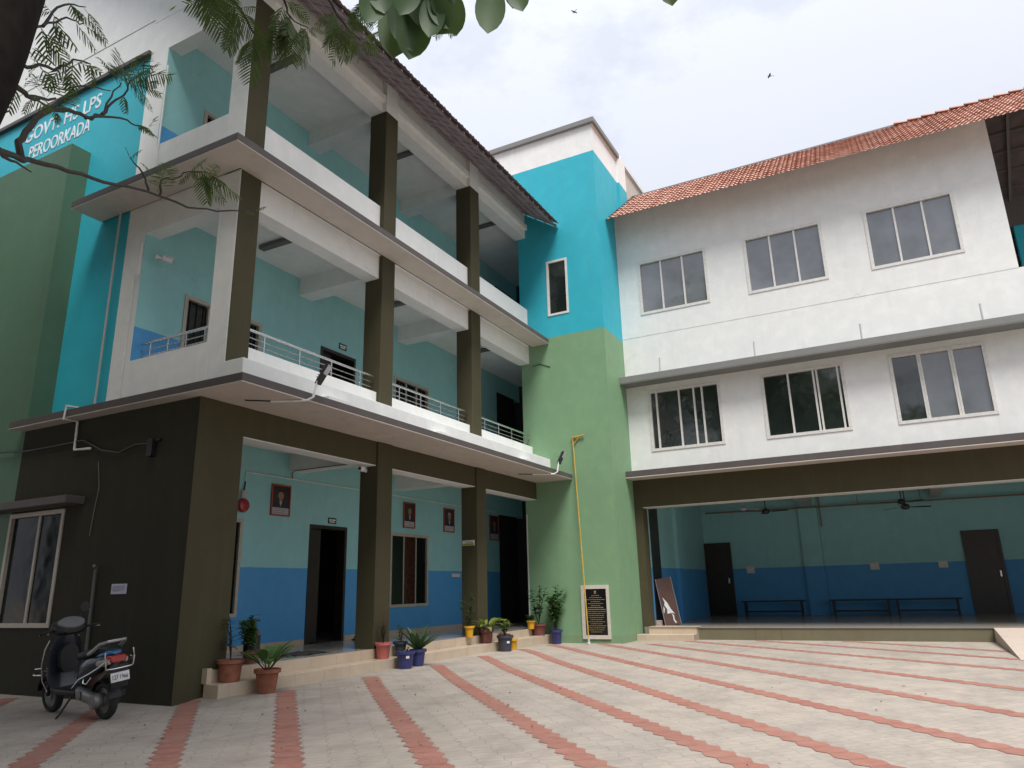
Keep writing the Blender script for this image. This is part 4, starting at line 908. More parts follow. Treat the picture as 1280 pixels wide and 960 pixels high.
# rear body shell
LB(MB().loft([sup(x, 0, z, ry, rz) for x, z, ry, rz in ((-.34, .70, .06, .03), (-.30, .695, .095, .055), (-.18, .675, .13, .085), (.0, .64, .15, .11), (.18, .59, .155, .14), (.32, .53, .145, .17), (.42, .47, .12, .17), (.46, .45, .09, .13))]), 'body_shell', m_sbody)
LB(MB().loft([sup(x, 0, z, ry, rz) for x, z, ry, rz in ((-.33, .755, .05, .015), (-.26, .75, .10, .035), (-.12, .735, .125, .045), (.0, .72, .12, .03))]), 'tail_cowl', m_sblue)
LB(MB().loft([sup(x, 0, z, ry, rz, e=3) for x, z, ry, rz in ((-.20, .775, .06, .02), (-.14, .785, .12, .04), (.05, .775, .14, .05), (.25, .74, .145, .055), (.42, .71, .125, .05), (.50, .705, .08, .03))]), 'seat', m_sblk)
k = MB(); P = [(.10, .15, .75), (-.05, .155, .80), (-.20, .15, .865), (-.32, .10, .89), (-.345, 0, .89), (-.32, -.10, .89), (-.20, -.15, .865), (-.05, -.155, .80), (.10, -.15, .75)]; k.tube(P, [.02, .024, .02, .017, .017, .017, .02, .024, .02], 8)
LB(k, 'grab_rail', m_silver)
LB(MB().loft([sup(x, 0, z, ry, rz, e=4) for x, z, ry, rz in ((-.375, .685, .085, .03), (-.36, .685, .10, .042), (-.25, .68, .128, .05))]), 'tail_lamp', m_tail)
for s_ in (-1, 1):
    LB(MB().loft([sup(x, s_*y, z, ry, rz) for x, y, z, ry, rz in ((-.36, .10, .665, .02, .025), (-.30, .118, .66, .022, .04), (-.15, .143, .65, .012, .035), (-.10, .15, .645, .006, .02))]), 'indicator', m_clear)
    LB(MB().tube([(-.40, s_*.16, .59), (-.42, s_*.17, .70), (-.40, s_*.165, .78)], .008, 6), 'rear_guard', m_chrome)
    LB(MB().tube([(.44, s_*.165, .36), (.25, s_*.18, .47), (.0, s_*.18, .55), (-.25, s_*.175, .62), (-.41, s_*.165, .68), (-.43, s_*.12, .70)], .009, 6), 'side_guard', m_chrome)
LB(MB().tube([(-.40, .16, .59), (-.44, .1, .585), (-.45, 0, .585), (-.44, -.1, .585), (-.40, -.16, .59)], .008, 6), 'rear_guard', m_chrome)
npl = LB(MB().bbox(-.425, -.11, .44, -.415, .11, .545, .004).xf(Matrix.Rotation(R(10), 4, 'Y') @ Matrix.Identity(4)), 'number_plate', m_sign)
npl.data.transform(Matrix.Translation((-.09, 0, -.07)))
tx = text('127 1966', Matrix(((0, 0, -1, 0), (-1, 0, 0, .09), (0, 1, 0, 0), (0, 0, 0, 1))), .07, m_black, 'plate_number', None, .18, .001)
tx.data.transform(Matrix.Translation((-.4275, 0, .467))); tx.data.transform(Matrix.Rotation(R(10), 4, 'Y')); tx.data.transform(Matrix.Translation((-.09, 0, -.07))); tx.parent = npl
LB(MB().bbox(-.41, -.10, .37, -.40, .10, .62, .004), 'plate_bracket', m_sblk)
LB(MB().loft([[(x+.23*math.cos(a)*q, y, .21+.25*math.sin(a)*q) for y, q in ((-.07, .95), (0, 1), (.07, .95), (.07, .91), (0, .96), (-.07, .91))] for x in (0,) for a in [R(15+i*13) for i in range(13)]]), 'rear_mudguard', m_sblk)
LB(MB().bbox(-.26, -.065, .17, -.25, .065, .40, .003), 'mud_flap', m_rubber)
k = MB(); k.lathe([(.05, .05), (.085, .06), (.09, .12), (.075, .15), (.03, .155)], (.02, 0, .225), 18, 'y'); k.loft([sup(x, .10, z, ry, rz) for x, z, ry, rz in ((.02, .23, .05, .07), (.22, .27, .055, .075), (.36, .30, .06, .08), (.42, .30, .04, .06))]); LB(k, 'engine', m_alloy)
LB(MB().lathe([(.02, .155), (.05, .16), (.055, .165), (.02, .17)], (.30, 0, .29), 16, 'y'), 'kick_start_cover', m_alloy)
LB(MB().lathe([(.03, -.36), (.045, -.34), (.05, -.06), (.04, .0), (.02, .05)], (.18, -.13, .27), 14, 'x'), 'exhaust', m_sblk)
# floor board, apron, front
LB(MB().bbox(.40, -.16, .26, .92, .16, .33, .02), 'floor_board', m_sblk)
def apr(z, x, w, d, n=16): return [(x+d*(1-abs(math.cos(a))**1.5)*(1 if math.sin(a) > 0 else .35)*math.copysign(1, math.sin(a)) if True else 0, w*math.cos(a), z) for a in [2*math.pi*i/n for i in range(n)]]
LB(MB().loft([apr(z, x, w, d) for z, x, w, d in ((.27, .90, .13, .04), (.36, .95, .18, .06), (.50, .975, .205, .08), (.66, .965, .21, .09), (.80, .94, .19, .09), (.90, .915, .14, .08), (.95, .90, .09, .05))]), 'front_apron', m_sbody)
LB(MB().loft([sup(x, 0, .66, .11, .17) for x in (.83, .87, .92)]), 'glove_box', m_sblk)
LB(MB().loft([[(1.24+.245*math.cos(a)*q, y, .21+.26*math.sin(a)*q) for y, q in ((-.08, .92), (-.05, .99), (0, 1.02), (.05, .99), (.08, .92), (.05, .95), (0, .98), (-.05, .95))] for a in [R(10+i*12) for i in range(13)]]), 'front_mudguard', m_sbody)
k = MB()
for s_ in (-1, 1): k.tube([(1.24, s_*.06, .21), (1.18, s_*.065, .40), (1.05, s_*.05, .58)], .02, 8)
LB(k, 'fork', m_sblk)
HS = LB(MB().loft([sup(x, 0, z, ry, rz) for x, z, ry, rz in ((.74, 1.0, .10, .03), (.79, 1.02, .19, .075), (.87, 1.04, .21, .10), (.94, 1.03, .18, .105), (1.0, 1.0, .12, .09), (1.04, .98, .07, .05))]), 'headset', m_sblk)
LB(MB().loft([[(x+q*.07*math.cos(a), q*.16*math.sin(a), z+q*.07*math.cos(a)*.9) for a in [2*math.pi*i/18 for i in range(18)]] for x, z, q in ((.80, 1.085, 1.0), (.785, 1.10, .95), (.784, 1.101, .7))]), 'instrument_panel', m_gauge, HS)
LB(MB().lathe([(.07, .0), (.075, .02), (.06, .04), (.01, .045)], (1.0, 0, .975), 18, 'x'), 'headlight', m_clear, HS)
for s_ in (-1, 1):
    LB(MB().tube([(.87, s_*.15, 1.0), (.84, s_*.25, 1.015), (.79, s_*.36, 1.015)], .017, 8), 'handlebar_grip', m_rubber)
    LB(MB().tube([(.90, s_*.17, 1.0), (.87, s_*.26, 1.0), (.82, s_*.36, .99)], .006, 6), 'brake_lever', m_chrome)
    LB(MB().tube([(.96, s_*.17, .98), (.98, s_*.185, 1.0)], .03, 8), 'turn_signal', m_clear)
LB(MB().tube([(.88, -.12, 1.05), (.89, -.16, 1.15), (.87, -.19, 1.22)], .007, 6), 'mirror_stem', m_sblk)
LB(MB().lathe([(.01, -.012), (.06, -.010), (.062, .0), (.05, .02), (.01, .03)], (.87, -.20, 1.25), 16, 'x'), 'mirror', m_sblk)
k = MB()
for s_ in (-1, 1): k.tube([(.97, s_*.19, .30), (1.02, s_*.225, .42), (1.02, s_*.235, .62), (.99, s_*.21, .80), (.96, s_*.17, .90)], .010, 6)
k.tube([(1.02, .235, .50), (1.16, .26, .50), (1.26, .22, .50), (1.28, 0, .50), (1.26, -.22, .50), (1.16, -.26, .50), (1.02, -.235, .50)], .010, 6); k.tube([(1.02, .23, .58), (1.15, .25, .57), (1.18, .20, .57)], .008, 6)
LB(k, 'leg_guard', m_chrome)
LB(MB().tube([(.50, .13, .27), (.56, .24, .08), (.58, .30, .012)], .012, 6), 'side_stand', m_sblk); 
LB(MB().bbox(.44, -.06, .20, .60, .06, .28, .02), 'under_frame', m_sblk)
LB(MB().tube([(.16, .165, .50), (.12, .20, .44), (.05, .20, .43), (.0, .165, .50)], .008, 6), 'saree_guard', m_chrome)

for o_ in SCO.children:
    for q_ in (o_, *o_.children):
        if q_.name.startswith(('wheel', 'rim', 'engine', 'rear_mudguard')): continue
        for v in q_.data.vertices:
            if v.co.x < 0: v.co.x *= .74
# ================================================================== trees
BR = {
  'trunk': [(-6.27, -6.13, 1.04), (-6.2, -6.1, 1.56), (-6.1, -6.07, 2.17), (-5.89, -6.03, 2.76), (-5.77, -5.96, 3.4), (-5.62, -5.81, 4.42)],
  'A': [(-5.78, -6.02, 2.67), (-5.48, -5.65, 2.91), (-5.29, -5.41, 3.06), (-5.13, -5.26, 3.18), (-4.86, -5.06, 3.33), (-4.57, -4.89, 3.48), (-4.33, -4.81, 3.58), (-4.03, -4.77, 3.64), (-3.78, -4.71, 3.75), (-3.46, -4.71, 3.91)],
  'A2': [(-5.48, -5.65, 2.91), (-5.35, -5.49, 2.98), (-5.26, -5.42, 3.02)],
  'B': [(-5.29, -5.41, 3.06), (-5.31, -5.4, 3.13), (-5.24, -5.32, 3.28), (-5.15, -5.25, 3.44), (-4.99, -5.11, 3.6), (-4.83, -4.97, 3.71), (-4.67, -4.83, 3.88), (-4.58, -4.76, 4.04), (-4.49, -4.7, 4.18), (-4.41, -4.64, 4.36)],
  'B2': [(-5.15, -5.25, 3.44), (-4.99, -5.11, 3.72), (-4.9, -5.05, 3.82), (-4.69, -4.93, 3.98)],
  'B3': [(-4.67, -4.83, 3.88), (-4.59, -4.76, 4.07), (-4.56, -4.78, 4.19)],
  'B4': [(-4.83, -4.97, 3.71), (-4.54, -4.79, 3.95), (-4.36, -4.66, 4.07), (-4.25, -4.61, 4.12)],
  'C': [(-5.83, -6.05, 2.88), (-5.56, -5.73, 3.13), (-5.47, -5.66, 3.19), (-5.38, -5.59, 3.23), (-5.22, -5.44, 3.38)],
  'D': [(-5.82, -6.05, 2.93), (-5.55, -5.73, 3.22), (-5.47, -5.65, 3.3), (-5.33, -5.5, 3.45), (-5.22, -5.44, 3.55), (-5.09, -5.28, 3.74), (-4.99, -5.23, 3.82)],
  'E': [(-5.48, -5.65, 3.3), (-5.47, -5.66, 3.39), (-5.42, -5.57, 3.51), (-5.35, -5.49, 3.64), (-5.27, -5.42, 3.76), (-5.12, -5.27, 3.96), (-5.03, -5.2, 4.03)],
  'E2': [(-5.35, -5.49, 3.64), (-5.28, -5.41, 3.81), (-5.19, -5.35, 3.96), (-5.04, -5.2, 4.12)],
  'F': [(-4.33, -4.81, 3.58), (-4.35, -4.79, 3.67), (-4.39, -4.76, 3.74), (-4.42, -4.74, 3.78)],
  'G': [(-4.22, -4.76, 3.63), (-4.22, -4.76, 3.73), (-4.1, -4.72, 3.82), (-4.04, -4.76, 3.89), (-3.89, -4.75, 3.95)],
  'T1': [(-5.62, -5.81, 4.42), (-4.98, -5.46, 4.7), (-4.37, -5.14, 5.0), (-4.01, -5.04, 5.04), (-3.86, -5.03, 4.94)],
  'T2': [(-4.98, -5.46, 4.7), (-3.98, -5.19, 5.39), (-3.42, -5.17, 5.61), (-3.15, -5.16, 5.54), (-2.91, -5.13, 5.58)],
  'T3': [(-4.22, -5.25, 5.21), (-3.73, -5.14, 5.29), (-3.7, -5.17, 5.16), (-3.54, -5.19, 5.18)],
  'T4': [(-3.42, -5.17, 5.61), (-2.99, -5.34, 5.85), (-2.68, -5.59, 5.91), (-2.49, -5.69, 5.9)],
  'L': [(-5.0, -8.29, 4.02), (-4.92, -7.71, 3.84), (-4.87, -7.36, 3.55), (-4.89, -7.13, 3.43), (-4.9, -7.04, 3.39)],
  'L2': [(-4.92, -7.71, 3.84), (-4.88, -7.55, 3.4), (-4.86, -7.48, 3.32)],
}
FRONDS = [
  ((-5.28, -5.41, 3.81),(-5.2, -5.39, 3.72)),
  ((-5.28, -5.41, 3.81),(-5.31, -5.34, 3.81)),
  ((-5.19, -5.35, 3.96),(-5.07, -5.35, 3.93)),
  ((-5.19, -5.35, 3.96),(-5.12, -5.33, 3.93)),
  ((-5.04, -5.2, 4.12),(-4.92, -5.21, 4.01)),
  ((-5.03, -5.2, 4.03),(-4.93, -5.2, 4.02)),
  ((-5.12, -5.27, 3.96),(-5.0, -5.27, 3.88)),
  ((-5.27, -5.42, 3.76),(-5.22, -5.38, 3.66)),
  ((-5.27, -5.42, 3.76),(-5.16, -5.42, 3.7)),
  ((-5.35, -5.49, 3.64),(-5.29, -5.46, 3.55)),
  ((-5.33, -5.5, 3.45),(-5.25, -5.49, 3.39)),
  ((-5.18, -5.35, 3.62),(-5.09, -5.34, 3.54)),
  ((-5.14, -5.37, 3.67),(-5.11, -5.33, 3.54)),
  ((-5.22, -5.44, 3.55),(-5.23, -5.38, 3.46)),
  ((-4.99, -5.23, 3.82),(-4.94, -5.19, 3.75)),
  ((-5.33, -5.5, 3.45),(-5.36, -5.43, 3.55)),
  ((-5.14, -5.37, 3.67),(-5.17, -5.3, 3.77)),
  ((-5.09, -5.28, 3.74),(-4.97, -5.29, 3.76)),
  ((-5.31, -5.51, 3.46),(-5.32, -5.45, 3.56)),
  ((-5.41, -5.58, 3.45),(-5.32, -5.56, 3.45)),
  ((-5.38, -5.59, 3.23),(-5.37, -5.53, 3.19)),
  ((-5.38, -5.59, 3.23),(-5.3, -5.57, 3.23)),
  ((-5.47, -5.66, 3.19),(-5.46, -5.61, 3.11)),
  ((-5.22, -5.44, 3.38),(-5.16, -5.42, 3.46)),
  ((-5.3, -5.51, 3.31),(-5.32, -5.45, 3.43)),
  ((-5.25, -5.43, 3.38),(-5.17, -5.41, 3.55)),
  ((-5.41, -5.57, 3.26),(-5.35, -5.55, 3.37)),
  ((-4.56, -4.78, 4.19),(-4.56, -4.72, 4.41)),
  ((-4.56, -4.78, 4.19),(-4.48, -4.77, 4.37)),
  ((-4.51, -4.69, 4.26),(-4.35, -4.73, 4.41)),
  ((-4.41, -4.64, 4.36),(-4.25, -4.68, 4.35)),
  ((-4.41, -4.64, 4.36),(-4.28, -4.66, 4.56)),
  ((-4.41, -4.64, 4.36),(-4.32, -4.63, 4.26)),
  ((-4.49, -4.7, 4.18),(-4.44, -4.67, 4.1)),
  ((-4.56, -4.78, 4.19),(-4.58, -4.71, 4.32)),
  ((-4.41, -4.64, 4.36),(-4.28, -4.66, 4.24)),
  ((-4.42, -4.63, 4.33),(-4.27, -4.66, 4.42)),
  ((-4.41, -4.64, 4.36),(-4.32, -4.63, 4.6)),
  ((-4.42, -4.63, 4.33),(-4.35, -4.61, 4.44)),
  ((-4.25, -4.61, 4.12),(-4.2, -4.59, 4.24)),
  ((-4.36, -4.66, 4.07),(-4.27, -4.66, 4.07)),
  ((-4.25, -4.61, 4.12),(-4.2, -4.59, 4.11)),
  ((-5.12, -5.27, 3.45),(-5.09, -5.23, 3.42)),
  ((-5.13, -5.26, 3.45),(-5.08, -5.23, 3.44)),
  ((-5.11, -5.16, 3.5),(-5.0, -5.16, 3.65)),
  ((-4.42, -4.74, 3.78),(-4.42, -4.69, 3.85)),
  ((-4.42, -4.74, 3.78),(-4.36, -4.73, 3.86)),
  ((-4.32, -4.81, 3.71),(-4.34, -4.74, 3.78)),
  ((-4.29, -4.83, 3.59),(-4.23, -4.81, 3.82)),
  ((-4.04, -4.76, 3.89),(-3.95, -4.77, 4.02)),
  ((-4.04, -4.76, 3.89),(-3.97, -4.75, 3.87)),
  ((-3.89, -4.75, 3.95),(-3.8, -4.75, 3.95)),
  ((-4.1, -4.72, 3.82),(-4.13, -4.64, 3.9)),
  ((-3.93, -4.72, 3.96),(-3.85, -4.72, 3.85)),
  ((-4.03, -4.77, 3.89),(-4.05, -4.69, 3.82)),
  ((-3.89, -4.75, 3.95),(-3.91, -4.67, 4.04)),
  ((-3.89, -4.75, 3.95),(-3.78, -4.77, 3.92)),
  ((-3.46, -4.71, 3.91),(-3.38, -4.72, 3.97)),
  ((-3.52, -4.67, 3.89),(-3.43, -4.68, 3.9)),
  ((-4.37, -5.14, 5.0),(-4.29, -5.14, 4.66)),
  ((-4.25, -5.1, 5.06),(-4.09, -5.16, 4.82)),
  ((-4.25, -5.1, 5.06),(-4.15, -5.12, 4.82)),
  ((-4.01, -5.04, 5.04),(-4.01, -4.97, 4.75)),
  ((-3.86, -5.03, 4.94),(-3.89, -4.94, 4.74)),
  ((-3.86, -5.03, 4.94),(-3.83, -4.99, 4.78)),
  ((-4.01, -5.04, 5.04),(-3.86, -5.09, 4.84)),
  ((-4.01, -5.04, 5.04),(-4.09, -4.91, 5.0)),
  ((-3.86, -5.03, 4.94),(-3.77, -5.04, 4.83)),
  ((-4.01, -5.04, 5.04),(-3.9, -5.06, 5.12)),
  ((-4.23, -5.12, 5.01),(-4.26, -5.03, 4.84)),
  ((-3.73, -5.14, 5.29),(-3.74, -5.07, 4.91)),
  ((-3.7, -5.17, 5.16),(-3.72, -5.09, 4.82)),
  ((-3.7, -5.17, 5.16),(-3.64, -5.16, 4.83)),
  ((-3.54, -5.19, 5.18),(-3.53, -5.13, 4.91)),
  ((-3.7, -5.17, 5.16),(-3.76, -5.05, 4.84)),
  ((-3.54, -5.19, 5.18),(-3.46, -5.19, 5.17)),
  ((-3.73, -5.14, 5.29),(-3.58, -5.22, 5.21)),
  ((-3.7, -5.17, 5.16),(-3.7, -5.1, 4.96)),
  ((-3.54, -5.19, 5.18),(-3.61, -5.05, 5.02)),
  ((-3.58, -5.15, 5.2),(-3.51, -5.15, 5.04)),
  ((-3.15, -5.16, 5.54),(-3.2, -5.03, 5.34)),
  ((-3.15, -5.16, 5.54),(-3.16, -5.08, 5.23)),
  ((-2.91, -5.13, 5.58),(-2.94, -5.02, 5.41)),
  ((-2.91, -5.13, 5.58),(-2.83, -5.15, 5.47)),
  ((-3.15, -5.16, 5.54),(-3.04, -5.21, 5.36)),
  ((-2.91, -5.13, 5.58),(-2.75, -5.24, 5.7)),
  ((-3.26, -5.19, 5.55),(-3.32, -5.05, 5.45)),
  ((-3.26, -5.19, 5.55),(-3.26, -5.12, 5.36)),
  ((-3.15, -5.16, 5.54),(-2.97, -5.29, 5.62)),
  ((-2.91, -5.13, 5.58),(-3.0, -4.96, 5.51)),
  ((-2.91, -5.13, 5.58),(-2.78, -5.21, 5.53)),
  ((-2.99, -5.34, 5.85),(-3.07, -5.17, 5.67)),
  ((-2.99, -5.34, 5.85),(-2.93, -5.34, 5.63)),
  ((-2.87, -5.49, 5.84),(-2.9, -5.38, 5.49)),
  ((-2.95, -5.39, 5.85),(-2.99, -5.27, 5.73)),
  ((-2.68, -5.59, 5.91),(-2.58, -5.64, 5.75)),
  ((-2.49, -5.69, 5.9),(-2.43, -5.7, 5.75)),
  ((-2.54, -5.61, 5.96),(-2.39, -5.75, 6.02)),
  ((-2.49, -5.69, 5.9),(-2.5, -5.58, 5.74)),
]
BIGLEAVES = [
  ((-4.94, -7.07, 3.49),(-4.85, -7.21, 3.25)),
  ((-4.98, -7.02, 3.48),(-5.02, -6.97, 3.27)),
  ((-4.91, -7.03, 3.5),(-4.88, -7.07, 3.21)),
  ((-4.88, -7.16, 3.46),(-4.85, -7.21, 3.27)),
  ((-4.87, -7.0, 3.51),(-4.88, -6.98, 3.22)),
  ((-4.86, -7.09, 3.44),(-4.88, -7.06, 3.18)),
  ((-4.85, -7.21, 3.51),(-4.86, -7.18, 3.32)),
  ((-4.87, -7.17, 3.43),(-4.89, -7.15, 3.23)),
  ((-4.95, -7.14, 3.46),(-4.98, -7.09, 3.28)),
  ((-5.0, -6.99, 3.51),(-4.98, -7.02, 3.32)),
  ((-4.81, -7.17, 3.52),(-4.79, -7.2, 3.29)),
  ((-4.89, -7.42, 3.34),(-4.9, -7.4, 3.13)),
  ((-4.86, -7.48, 3.37),(-4.85, -7.51, 3.21)),
  ((-4.8, -7.48, 3.44),(-4.82, -7.46, 3.27)),
  ((-4.9, -7.31, 3.51),(-4.91, -7.3, 3.32)),
  ((-4.84, -8.01, 3.18),(-4.84, -8.01, 3.01)),
  ((-4.88, -6.99, 3.62),(-4.81, -7.08, 3.34)),
  ((-4.77, -7.05, 3.69),(-4.74, -7.09, 3.42)),
  ((-4.89, -6.98, 3.64),(-4.91, -6.94, 3.43)),
  ((-4.87, -7.36, 3.48),(-4.89, -7.33, 3.32)),
]

TR = thing('feathery_tree', 'dark-barked tree with feathery leaves leaning into the upper left', 'tree', (BR['trunk'][0][0]-.1, BR['trunk'][0][1]+.0, 0))
tr = [Vector(p) for p in BR['trunk']]
base = Vector((tr[0].x-.10, tr[0].y, -.1)); TR.location = (base.x, base.y, 0)
top = tr[-1]; up2 = [top+Vector((.25, .2, 1.2)), top+Vector((.3, .6, 2.6)), top+Vector((.2, .9, 4.2))]
TRK = MB(); tp = [base, tr[0]+Vector((0, 0, .1)), *tr[1:], *up2]
def smooth_path(P, n=4):
    o = []
    for i in range(len(P)-1):
        p0, p1, p2, p3 = P[max(i-1, 0)], P[i], P[i+1], P[min(i+2, len(P)-1)]
        for j in range(n):
            t_ = j/n; o.append(.5*((2*p1)+(-p0+p2)*t_+(2*p0-5*p1+4*p2-p3)*t_*t_+(-p0+3*p1-3*p2+p3)*t_**3))
    return o+[P[-1]]
sp = smooth_path(tp); rad = [.30-.20*(i/(len(sp)-1)) for i in range(len(sp))]; TRK.tube(sp, rad, 16); 
limbs = MB()
W0 = {'A': .013, 'B': .014, 'C': .016, 'D': .009, 'E': .007, 'T1': .022, 'T2': .016, 'T3': .009, 'T4': .008}
for kx, P in BR.items():
    if kx in ('trunk', 'L', 'L2'): continue
    P = [Vector(p) for p in P]; P = smooth_path(P, 3); w = W0.get(kx, .006)
    P = [p+Vector((rnd.uniform(-1, 1), rnd.uniform(-1, 1), rnd.uniform(-1, 1)))*.008 for p in P]
    limbs.tube(P, [w*(1-.80*i/(len(P)-1))+.0015 for i in range(len(P))], 7)
# big overhead limbs that carry the crown above the frame
crown_pts = []
for a, l, h in ((.3, 4.5, 2.6), (1.2, 5.0, 3.0), (2.0, 4.0, 2.4), (2.9, 3.8, 3.2), (4.0, 3.2, 3.0), (5.0, 3.0, 3.2), (.8, 3.0, 4.6)):
    s0 = up2[0] if l > 4 else up2[1]; tip = s0+Vector((math.cos(a)*l, math.sin(a)*l, h)); mid = s0.lerp(tip, .5)+Vector((0, 0, .5)); P = smooth_path([s0, mid, tip], 4)
    limbs.tube(P, [.10-.085*i/(len(P)-1) for i in range(len(P))], 8)
    for i in range(3, len(P)): crown_pts.append(P[i])
for tip in ((-4.2, -2.6, 11.0), (-2.6, .4, 12.5), (-6.6, .2, 10.5), (-5.2, 3.0, 12.0), (-8.8, -2.6, 10.5), (-3.2, -5.2, 12.5), (-6.2, -4.2, 13.0), (-1.6, -2.0, 14.0), (-8.0, 3.2, 12.0)):  # further limbs and leaves added high out of view to shade the left wing
    tip = Vector(tip); s0 = up2[2]; P = smooth_path([s0, s0.lerp(tip, .5)+Vector((0, 0, .6)), tip], 4)
    limbs.tube(P, [.09-.075*i/(len(P)-1) for i in range(len(P))], 8)
    big_pts = globals().setdefault('big_pts', []); big_pts += [P[4], P[6], P[8], P[8]]
TRO = TRK.build('trunk', m_bark, TR, True); limbs.build('branch', m_twig, TR, True)
def frond(m, p, tip, rg, npin=9, nlf=7):
    p, tip = Vector(p), Vector(tip); d = tip-p; L_ = d.length; npin = max(6, min(13, int(L_/.018))); d.normalize(); s_ = d.cross(Vector((0, 0, 1))); s_ = s_.normalized() if s_.length > .1 else Vector((1, 0, 0))
    s_ = (s_+Vector((rg.uniform(-.5, .5), rg.uniform(-.5, .5), rg.uniform(-.5, .5)))).normalized(); nn = d.cross(s_).normalized(); bend = Vector((0, 0, -.16*L_))
    def C(t_): return p+(tip-p)*t_+bend*(t_*t_-t_)
    for i in range(8):
        a, b = C(i/8), C((i+1)/8); q = s_*.0016; m.add([a-q, a+q, b+q, b-q], [(0, 1, 2, 3)])
    for i in range(npin):
        t_ = .18+.8*i/(npin-1); c = C(t_); pl_ = L_*(.40*math.sin(math.pi*min(1, .25+t_*.62))+.03)
        for sg in (-1, 1):
            pd = (d*.62+s_*sg*.78+Vector((0, 0, -.28))+nn*rg.uniform(-.15, .15)).normalized(); ps = pd.cross(nn).normalized()
            w_ = min(.0055, .25*.8*L_/npin)*rg.uniform(.8, 1.2); vs = []; pu = pd.cross(ps)
            for j in range(5):
                u_ = j/4; cc_ = c+pd*pl_*u_+Vector((0, 0, -.16*pl_*u_*u_)); ww = w_*(.55, 1, 1, .8, .15)[j]; lx = (ps+pu*rg.uniform(-.4, .4))*ww
                vs += [cc_-lx, cc_+lx]
            m.add(vs, [(2*j, 2*j+1, 2*j+3, 2*j+2) for j in range(4)])
fm = MB(); rg = random.Random(21)
for a, b in FRONDS:
    a, b = Vector(a), Vector(b); frond(fm, a, b, rg, 9, 7)
    if rg.random() < .22: frond(fm, a.lerp(b, .05), b+Vector((rg.uniform(-.10, .10), rg.uniform(-.10, .10), rg.uniform(-.10, .06))), rg, 9, 7)
    if a.z > 3.9 and rg.random() < .25: frond(fm, a, b+Vector((rg.uniform(-.14, .14), rg.uniform(-.14, .14), rg.uniform(-.10, .06))), rg, 9, 7)
fm.build('foliage', l_frond, TR)
# crown above the frame: leaf clusters round the limbs
cm = MB(); rg = random.Random(5)
def leafcloud(m, c, r, n, s):
    if in_view(c, 1.25*r): return
    for _ in range(n):
        v = Vector((rg.gauss(0, 1), rg.gauss(0, 1), rg.gauss(0, .6)))*r*.5; p = c+v; a = Vector((rg.uniform(-1, 1), rg.uniform(-1, 1), rg.uniform(-.6, .3))).normalized(); b = a.orthogonal().normalized(); l = s*rg.uniform(.6, 1.4)
        m.add([p, p+a*l*.5+b*l*.28, p+a*l, p+a*l*.5-b*l*.28], [(0, 1, 2, 3)])
def in_view(p, m=.3):
    q = p-co.matrix_world.translation; zz = q.dot(F)
    return zz > -.2 and abs(q.dot(R2)) < .705*zz+m and abs(q.dot(U2)) < .53*zz+m
for c in crown_pts:
    for _ in range(5):
        q = c+Vector((rg.gauss(0, .7), rg.gauss(0, .7), rg.gauss(0, .45)))
        if not in_view(q): leafcloud(cm, q, .55, 60, .13)
for c in big_pts:
    for _ in range(6): leafcloud(cm, c+Vector((rg.gauss(0, .9), rg.gauss(0, .9), rg.gauss(0, .45))), 1.0, 60, .24)
cm.build('crown', l_frond, TR)

BT = thing('broad_leaf_tree', 'broad-leaved tree whose large drooping leaves hang at the top of the view', 'tree', (-9.6, -9.9, 0))
L0 = [Vector(p) for p in BR['L']]; L2 = [Vector(p) for p in BR['L2']]
tk = smooth_path([Vector((-9.6, -9.9, -.1)), Vector((-9.5, -9.8, 2.0)), Vector((-9.3, -9.5, 4.2)), Vector((-9.4, -9.4, 6.5)), Vector((-9.2, -9.3, 8.5))], 4)
MB().tube(tk, [.20-.13*i/(len(tk)-1) for i in range(len(tk))], 12).build('trunk', m_bark, BT, True)
k = MB(); pth = smooth_path([Vector((-9.3, -9.5, 4.2)), Vector((-8.0, -8.7, 4.6)), *L0], 3); k.tube(pth, [.05-.044*i/(len(pth)-1) for i in range(len(pth))], 8); p2 = smooth_path(L2, 3); k.tube(p2, [.012-.008*i/(len(p2)-1) for i in range(len(p2))], 6)
for i in range(5):
    a = i*1.25; tip = Vector((-9.3, -9.5, 6.2))+Vector((math.cos(a)*1.9, math.sin(a)*1.9, 1.0)); k.tube([Vector((-9.35, -9.45, 5.6+.4*i)), tip], [.05, .012], 6)
k.build('branch', m_twig, BT, True)
lm = MB(); rg = random.Random(9)
def bigleaf(m, p, tip, w):
    p, tip = Vector(p), Vector(tip); d = tip-p; L_ = d.length; d.normalize(); cdir = (co.matrix_world.translation-p).normalized(); s_ = d.cross(cdir).normalized(); s_ = (s_+cdir*rg.uniform(-.45, .45)).normalized(); nn = s_.cross(d)
    n = 10; vs = []
    for i in range(n+1):
        t_ = i/n; c = p+d*L_*t_ + nn*(-.06*L_*math.sin(t_*2.2)); ww = w*(math.sin(math.pi*t_**1.35)**.62 if 0 < t_ < 1 else 0)+.001
        ww *= (1 if t_ < .93 else .8)
        vs += [c-s_*ww*.5+nn*ww*.10, c-s_*ww*.25+nn*ww*.02, c, c+s_*ww*.25+nn*ww*.02, c+s_*ww*.5+nn*ww*.10]
    m.add(vs, [(5*i+j, 5*i+j+1, 5*i+j+6, 5*i+j+5) for i in range(n) for j in range(4)])
for a, b in BIGLEAVES:
    a, b = Vector(a), Vector(b); bigleaf(lm, a+(a-b)*.15, b, (a-b).length*.50)
